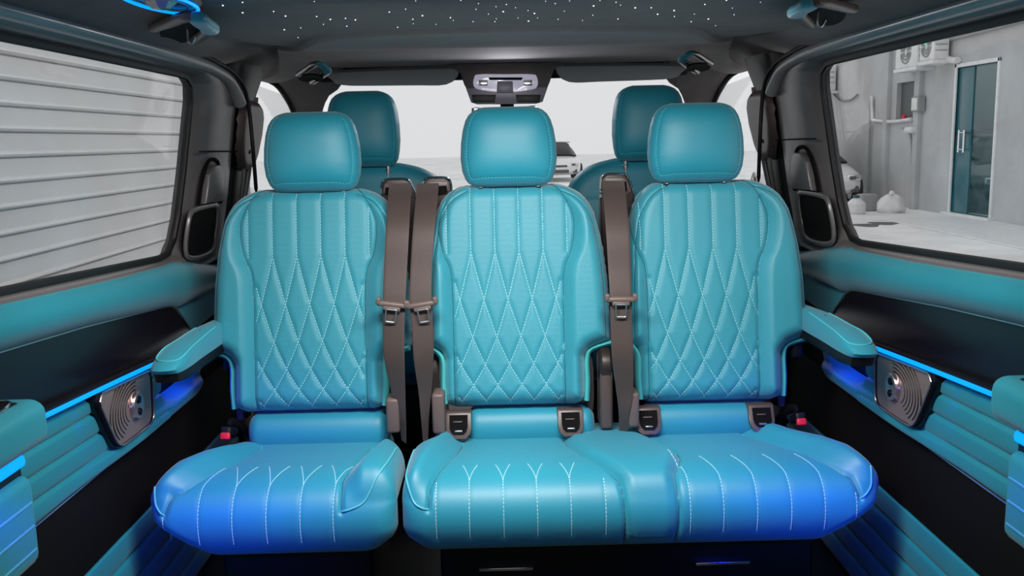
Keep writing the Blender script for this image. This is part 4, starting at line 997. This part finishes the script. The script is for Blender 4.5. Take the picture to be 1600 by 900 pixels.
obj('pull_handle', join(tube(np.array([(BX-0.05, hy, hz0), (BX-0.05, hy, hz1)]), 0.02, 8), tube(np.array([(BX-0.05, hy2, hz0), (BX-0.05, hy2, hz1)]), 0.02, 8), tube(np.array([(BX-0.05, hy, hz1-0.05), (BX-0.05, hy2, hz1-0.05)]), 0.015, 8), tube(np.array([(BX-0.05, hy, hz0+0.05), (BX-0.05, hy2, hz0+0.05)]), 0.015, 8)), chrome, gd)

# air-conditioning units
def acunit(px0, px1, py0, py1, label, fan=True, dot=False):
    ya, zt = BYZ(px0, py0, BX-0.3); yb, zb = BYZ(px1, py1, BX-0.3); xf = BX-0.38
    t = thing('air_conditioner', (BX-0.2, (ya+yb)/2, zb), label, 'air conditioner', 'outdoor air conditioner units')
    obj('casing', rbox((BX-0.36, yb, zb), (BX-0.06, ya, zt), 0.03), whiteb, t)
    c = (BX-0.37, (ya+yb)/2, (zb+zt)/2); R = min(abs(ya-yb), abs(zt-zb))*0.36
    if fan:
        for r in (1.0, .7, .4): 
            a = np.linspace(0, 2*np.pi, 24, endpoint=False); obj('fan_grille', tube(np.stack([np.full(24, c[0]), c[1]+R*r*np.cos(a), c[2]+R*r*np.sin(a)], 1), 0.015, 6, True), midg, t)
    # end face towards the van is split by louvres
    for q in (0.3, 0.5, 0.7):
        zz = zb+(zt-zb)*q; obj('louvre', rbox((BX-0.33, yb-0.012, zz), (BX-0.1, yb+0.002, zz+0.02), 0.003), midg, t)
    if dot: obj('status_light', rbox((BX-0.385, (ya+yb)/2-0.06, zb+(zt-zb)*.55), (BX-0.355, (ya+yb)/2+0.06, zb+(zt-zb)*.72), 0.01), greenl, t)
    obj('bracket', rbox((BX-0.38, yb-0.03, zb-0.07), (BX-0.0, ya+0.03, zb-0.002), 0.01), whiteb, t)
acunit(1405, 1437, 60, 103, 'white outdoor air conditioner on the building wall, left of the pair')
acunit(1443, 1463, 52, 93, 'white outdoor air conditioner with green spot, right of the pair', dot=True)
acunit(1283, 1291, 103, 142, 'white air conditioner at the far end of the building beside the window edge', fan=False)
def pipe(pts, r, m, label, cat='pipe', name='wall_pipe', x=BX-0.06, group=None):
    P = np.array([B(px, py, x) for px, py in pts]); o = obj(name, tube(smooth_path(P, 8*len(P)), r, 8), m); tag(o, label, cat, group); return o
pipe([(1463, 74), (1470, 76), (1476, 88), (1487, 94), (1497, 94)], 0.06, whiteb, 'white bent pipe leaving the right air conditioner')
pipe([(1362, 150), (1363, 185), (1366, 188), (1395, 190), (1424, 186)], 0.035, whiteb, 'white conduit bending along the wall below the dark opening')
pipe([(1361, 155), (1358, 230), (1356, 315)], 0.03, midg, 'thin grey vertical conduit on the wall above the grey block')
pipe([(1298, 140), (1312, 156), (1328, 157), (1340, 148)], 0.025, darkg, 'dark cable sagging across the far end of the wall', 'cable', 'sagging_cable')
pipe([(1410, 200), (1418, 205), (1424, 222), (1425, 300)], 0.025, midg, 'thin grey conduit running down from the white wall lamp')
ym, zm = BYZ(1428, 175, BX-0.1); y2, z2 = BYZ(1440, 150, BX-0.1)
mb = thing('meter_box', (BX-0.1, (ym+y2)/2, zm), 'small grey meter box right of the dark opening', 'box')
obj('box_body', rbox((BX-0.16, y2, zm), (BX-0.01, ym, z2), 0.02), midg, mb); obj('box_door', rbox((BX-0.175, y2+0.03, zm+0.03), (BX-0.16, ym-0.03, z2-0.03), 0.005), whiteb, mb)
ym, zm = BYZ(1420, 208, BX-0.1); y2, z2 = BYZ(1431, 198, BX-0.1)
wl_ = thing('wall_lamp', (BX-0.1, (ym+y2)/2, zm), 'small white wall lamp below the meter box', 'lamp')
obj('lamp_body', rbox((BX-0.22, y2, zm), (BX-0.02, ym, z2), 0.05, 4), whiteb, wl_)
ym, zm = BYZ(1408, 182, BX-0.02); y2, z2 = BYZ(1415, 177, BX-0.02)
rc_ = thing('red_container', (BX, (ym+y2)/2, nz0), 'small red container on the sill of the dark opening', 'container')
obj('container_body', lathe([(0, 0), (0.05, 0), (0.055, 0.07), (0.03, 0.085), (0.03, 0.10), (0, 0.10)], (BX-0.0, (ym+y2)/2, nz0+0.001), 'z', 16), redm, rc_)
def GP(px, py): p = PL(px, py, 2, -0.40); return p
p = GP(1392, 332); bg = thing('rubbish_sack', (p[0], p[1], -0.4), 'white rubbish sack on the ground against the building', 'sack')
def blob(c, r, h, seed, n=24, m=16):
    rs = np.random.RandomState(seed); ph = rs.rand(6)*6; G = []
    for i in range(m):
        a = i/(m-1)*math.pi/2*1.15; 
        row = []
        for j in range(n):
            b = j/n*2*math.pi; k = 1+0.09*math.sin(3*b+ph[0]+i*.4)+0.06*math.sin(5*b+ph[1]-i*.3)
            rr = r*k*(math.sin(a+0.35) if a < 1.2 else max(0.02, math.cos((a-1.2)*2.6)*0.99)); row.append((c[0]+rr*math.cos(b), c[1]+rr*math.sin(b), c[2]+h*(i/(m-1))**1.0*(1+0.05*math.sin(2*b+ph[2]))))
        G.append(row)
    G = np.array(G); 
    for i in range(m):
        t_ = i/(m-1); s = math.sqrt(max(0, 1-(t_*1.0)**2.2))*(0.8+0.2*min(1, t_*5)); ctr = np.array(c)
        rad = G[i, :, :2]-ctr[:2]; nr = np.linalg.norm(rad, axis=1)[:, None]; k = 1+0.08*np.sin(3*np.arange(n)/n*2*np.pi+ph[0]+i*.4)+0.05*np.sin(5*np.arange(n)/n*2*np.pi+ph[1]-i*.3)
        G[i, :, :2] = ctr[:2]+rad/nr*(r*max(s, 0.03)*k)[:, None]
    V, F = grid(G, False, True); F.append(tuple(range(n))); F.append(tuple((m-1)*n+i for i in range(n))); return V, F
obj('sack_body', blob((p[0], p[1], -0.399), 0.27, 0.36, 3), whiteb, bg)
obj('sack_knot', blob((p[0], p[1], -0.06), 0.06, 0.09, 5, 12, 8), whiteb, bg)
p = GP(1369, 329); cb = thing('concrete_block', (p[0]-0.2, p[1], -0.4), 'small grey block on the ground left of the white sack', 'block')
obj('block_body', rbox((p[0]-0.36, p[1]-0.16, -0.399), (p[0]-0.04, p[1]+0.16, -0.06), 0.03), midg, cb)
p = GP(1337, 334); bt = thing('water_jug', (p[0], p[1], -0.4), 'white jug with dark cap on the ground before the parked white car', 'jug')
obj('jug_body', lathe([(0, 0), (0.16, 0), (0.18, 0.03), (0.18, 0.2), (0.10, 0.28), (0.05, 0.31), (0, 0.31)], (p[0], p[1], -0.399), 'z', 20), whiteb, bt)
obj('jug_cap', lathe([(0, 0), (0.06, 0), (0.06, 0.05), (0, 0.05)], (p[0], p[1], -0.09), 'z', 16), tealdoor, bt)
for i, (px, py, lb) in enumerate(((1352, 352, 'dark wet patch on the concrete nearest the window edge'), (1381, 349, 'dark wet patch on the concrete right of its twin, below the white sack'))):
    p = GP(px, py); a = np.linspace(0, 2*np.pi, 24, endpoint=False); k = 1+0.15*np.sin(3*a+i)
    V = np.stack([p[0]+0.24*k*np.cos(a), p[1]+0.30*k*np.sin(a), np.full(24, -0.398)], 1)
    tag(obj('wet_patch', prism(V, (0, 0, -0.004), 0), darkg), lb, 'stain')
# pale apron in front of the building
p0, p1 = GP(1450, 346), GP(1600, 372)
tag(obj('pavement_apron', rbox((BX-1.6, 2.0, -0.40), (BX-0.002, p0[1]+0.5, -0.375), 0.01), whiteb), 'white painted paving strip along the foot of the building', 'pavement')

# parked cars
def car(loc, yaw, paint, label):
    t = thing('parked_car', loc, label, 'car')
    R = Matrix.Rotation(yaw, 3, 'Z'); L = np.array(loc)
    def T(vf): V = np.array([R @ Vector(v) for v in np.asarray(vf[0])])+L; return V, vf[1]
    # body: cross sections along the length (x forward), width y
    sec = [(-2.15, 0.45, 0.75, 0.62), (-2.05, 0.30, 0.95, 0.78), (-1.3, 0.22, 1.0, 0.88), (0.0, 0.20, 0.95, 0.90), (1.0, 0.22, 0.92, 0.88), (1.7, 0.26, 0.80, 0.82), (2.05, 0.30, 0.68, 0.72), (2.2, 0.38, 0.58, 0.55)]
    th = np.linspace(0, 2*np.pi, 32, endpoint=False); G = []
    for x, z0, z1, w in sec:
        zc, hz = (z0+z1)/2, (z1-z0)/2
        G.append([(x, w*np.sign(np.cos(a))*abs(np.cos(a))**0.5, zc+hz*np.sign(np.sin(a))*abs(np.sin(a))**0.5) for a in th])
    V, F = grid(np.array(G), False, True); F.append(tuple(range(32))); F.append(tuple(7*32+i for i in range(32)))
    obj('body', T((V, F)), paint, t)
    sec = [(-1.85, 0.95, 0.98, 0.70), (-1.2, 0.90, 1.36, 0.64), (-0.5, 0.90, 1.46, 0.64), (0.2, 0.90, 1.44, 0.64), (0.95, 0.88, 0.98, 0.74)]
    G = []
    for x, z0, z1, w in sec:
        zc, hz = (z0+z1)/2, (z1-z0)/2
        G.append([(x, w*(1-0.15*(np.sin(a) > 0))*np.sign(np.cos(a))*abs(np.cos(a))**0.5, zc+hz*np.sign(np.sin(a))*abs(np.sin(a))**0.6) for a in th])
    V, F = grid(np.array(G), False, True); F.append(tuple(range(32))); F.append(tuple(4*32+i for i in range(32)))
    obj('window_glass', T((V, F)), inlaym, t)
    obj('roof', T(rbox((-1.25, -0.56, 1.40), (0.15, 0.56, 1.47), 0.03)), paint, t)
    for sx in (-1.35, 1.35):
        for sy in (-0.80, 0.80):
            w = obj('wheel', T(lathe([(0, -0.10), (0.30, -0.10), (0.33, -0.07), (0.33, 0.07), (0.30, 0.10), (0, 0.10)], (sx, sy, 0.331), 'y', 28)), tyre, t)
            obj('wheel_rim', T(lathe([(0, -0.105), (0.2, -0.105), (0.21, 0), (0.2, 0.105), (0, 0.105)], (sx, sy, 0.331), 'y', 20)), satin, w)
    for sy in (-1, 1):
        obj('headlamp', T(rbox((1.93, sy*0.42, 0.56), (2.16, sy*0.72, 0.70), 0.05, 3)), chrome, t)
        obj('lamp_surround', T(rbox((2.02, sy*0.46, 0.60), (2.185, sy*0.60, 0.67), 0.02, 3)), darkg, t)
        obj('fog_vent', T(rbox((2.05, sy*0.50, 0.33), (2.17, sy*0.66, 0.46), 0.02, 3)), darkg, t)
    obj('grille', T(rbox((2.10, -0.36, 0.33), (2.215, 0.36, 0.46), 0.03, 3)), darkg, t)
    obj('upper_grille', T(rbox((2.12, -0.30, 0.54), (2.21, 0.30, 0.62), 0.02, 3)), darkg, t)
    return t
car((7.1, 21.7, -0.4), math.radians(-95), whitep, 'white parked car, its nose showing at the far edge of the right window')
car((BX+1.8, DYb+2.6-1.2, -0.4), math.radians(-110), midg, 'grey car set behind the glazed door to imitate a reflected car')  # added behind the glazing to stand in for a reflected parked car
car((2.2, 36, -0.4), math.radians(-90), whitep, 'white car far ahead beyond the windscreen, right of the middle headrest')
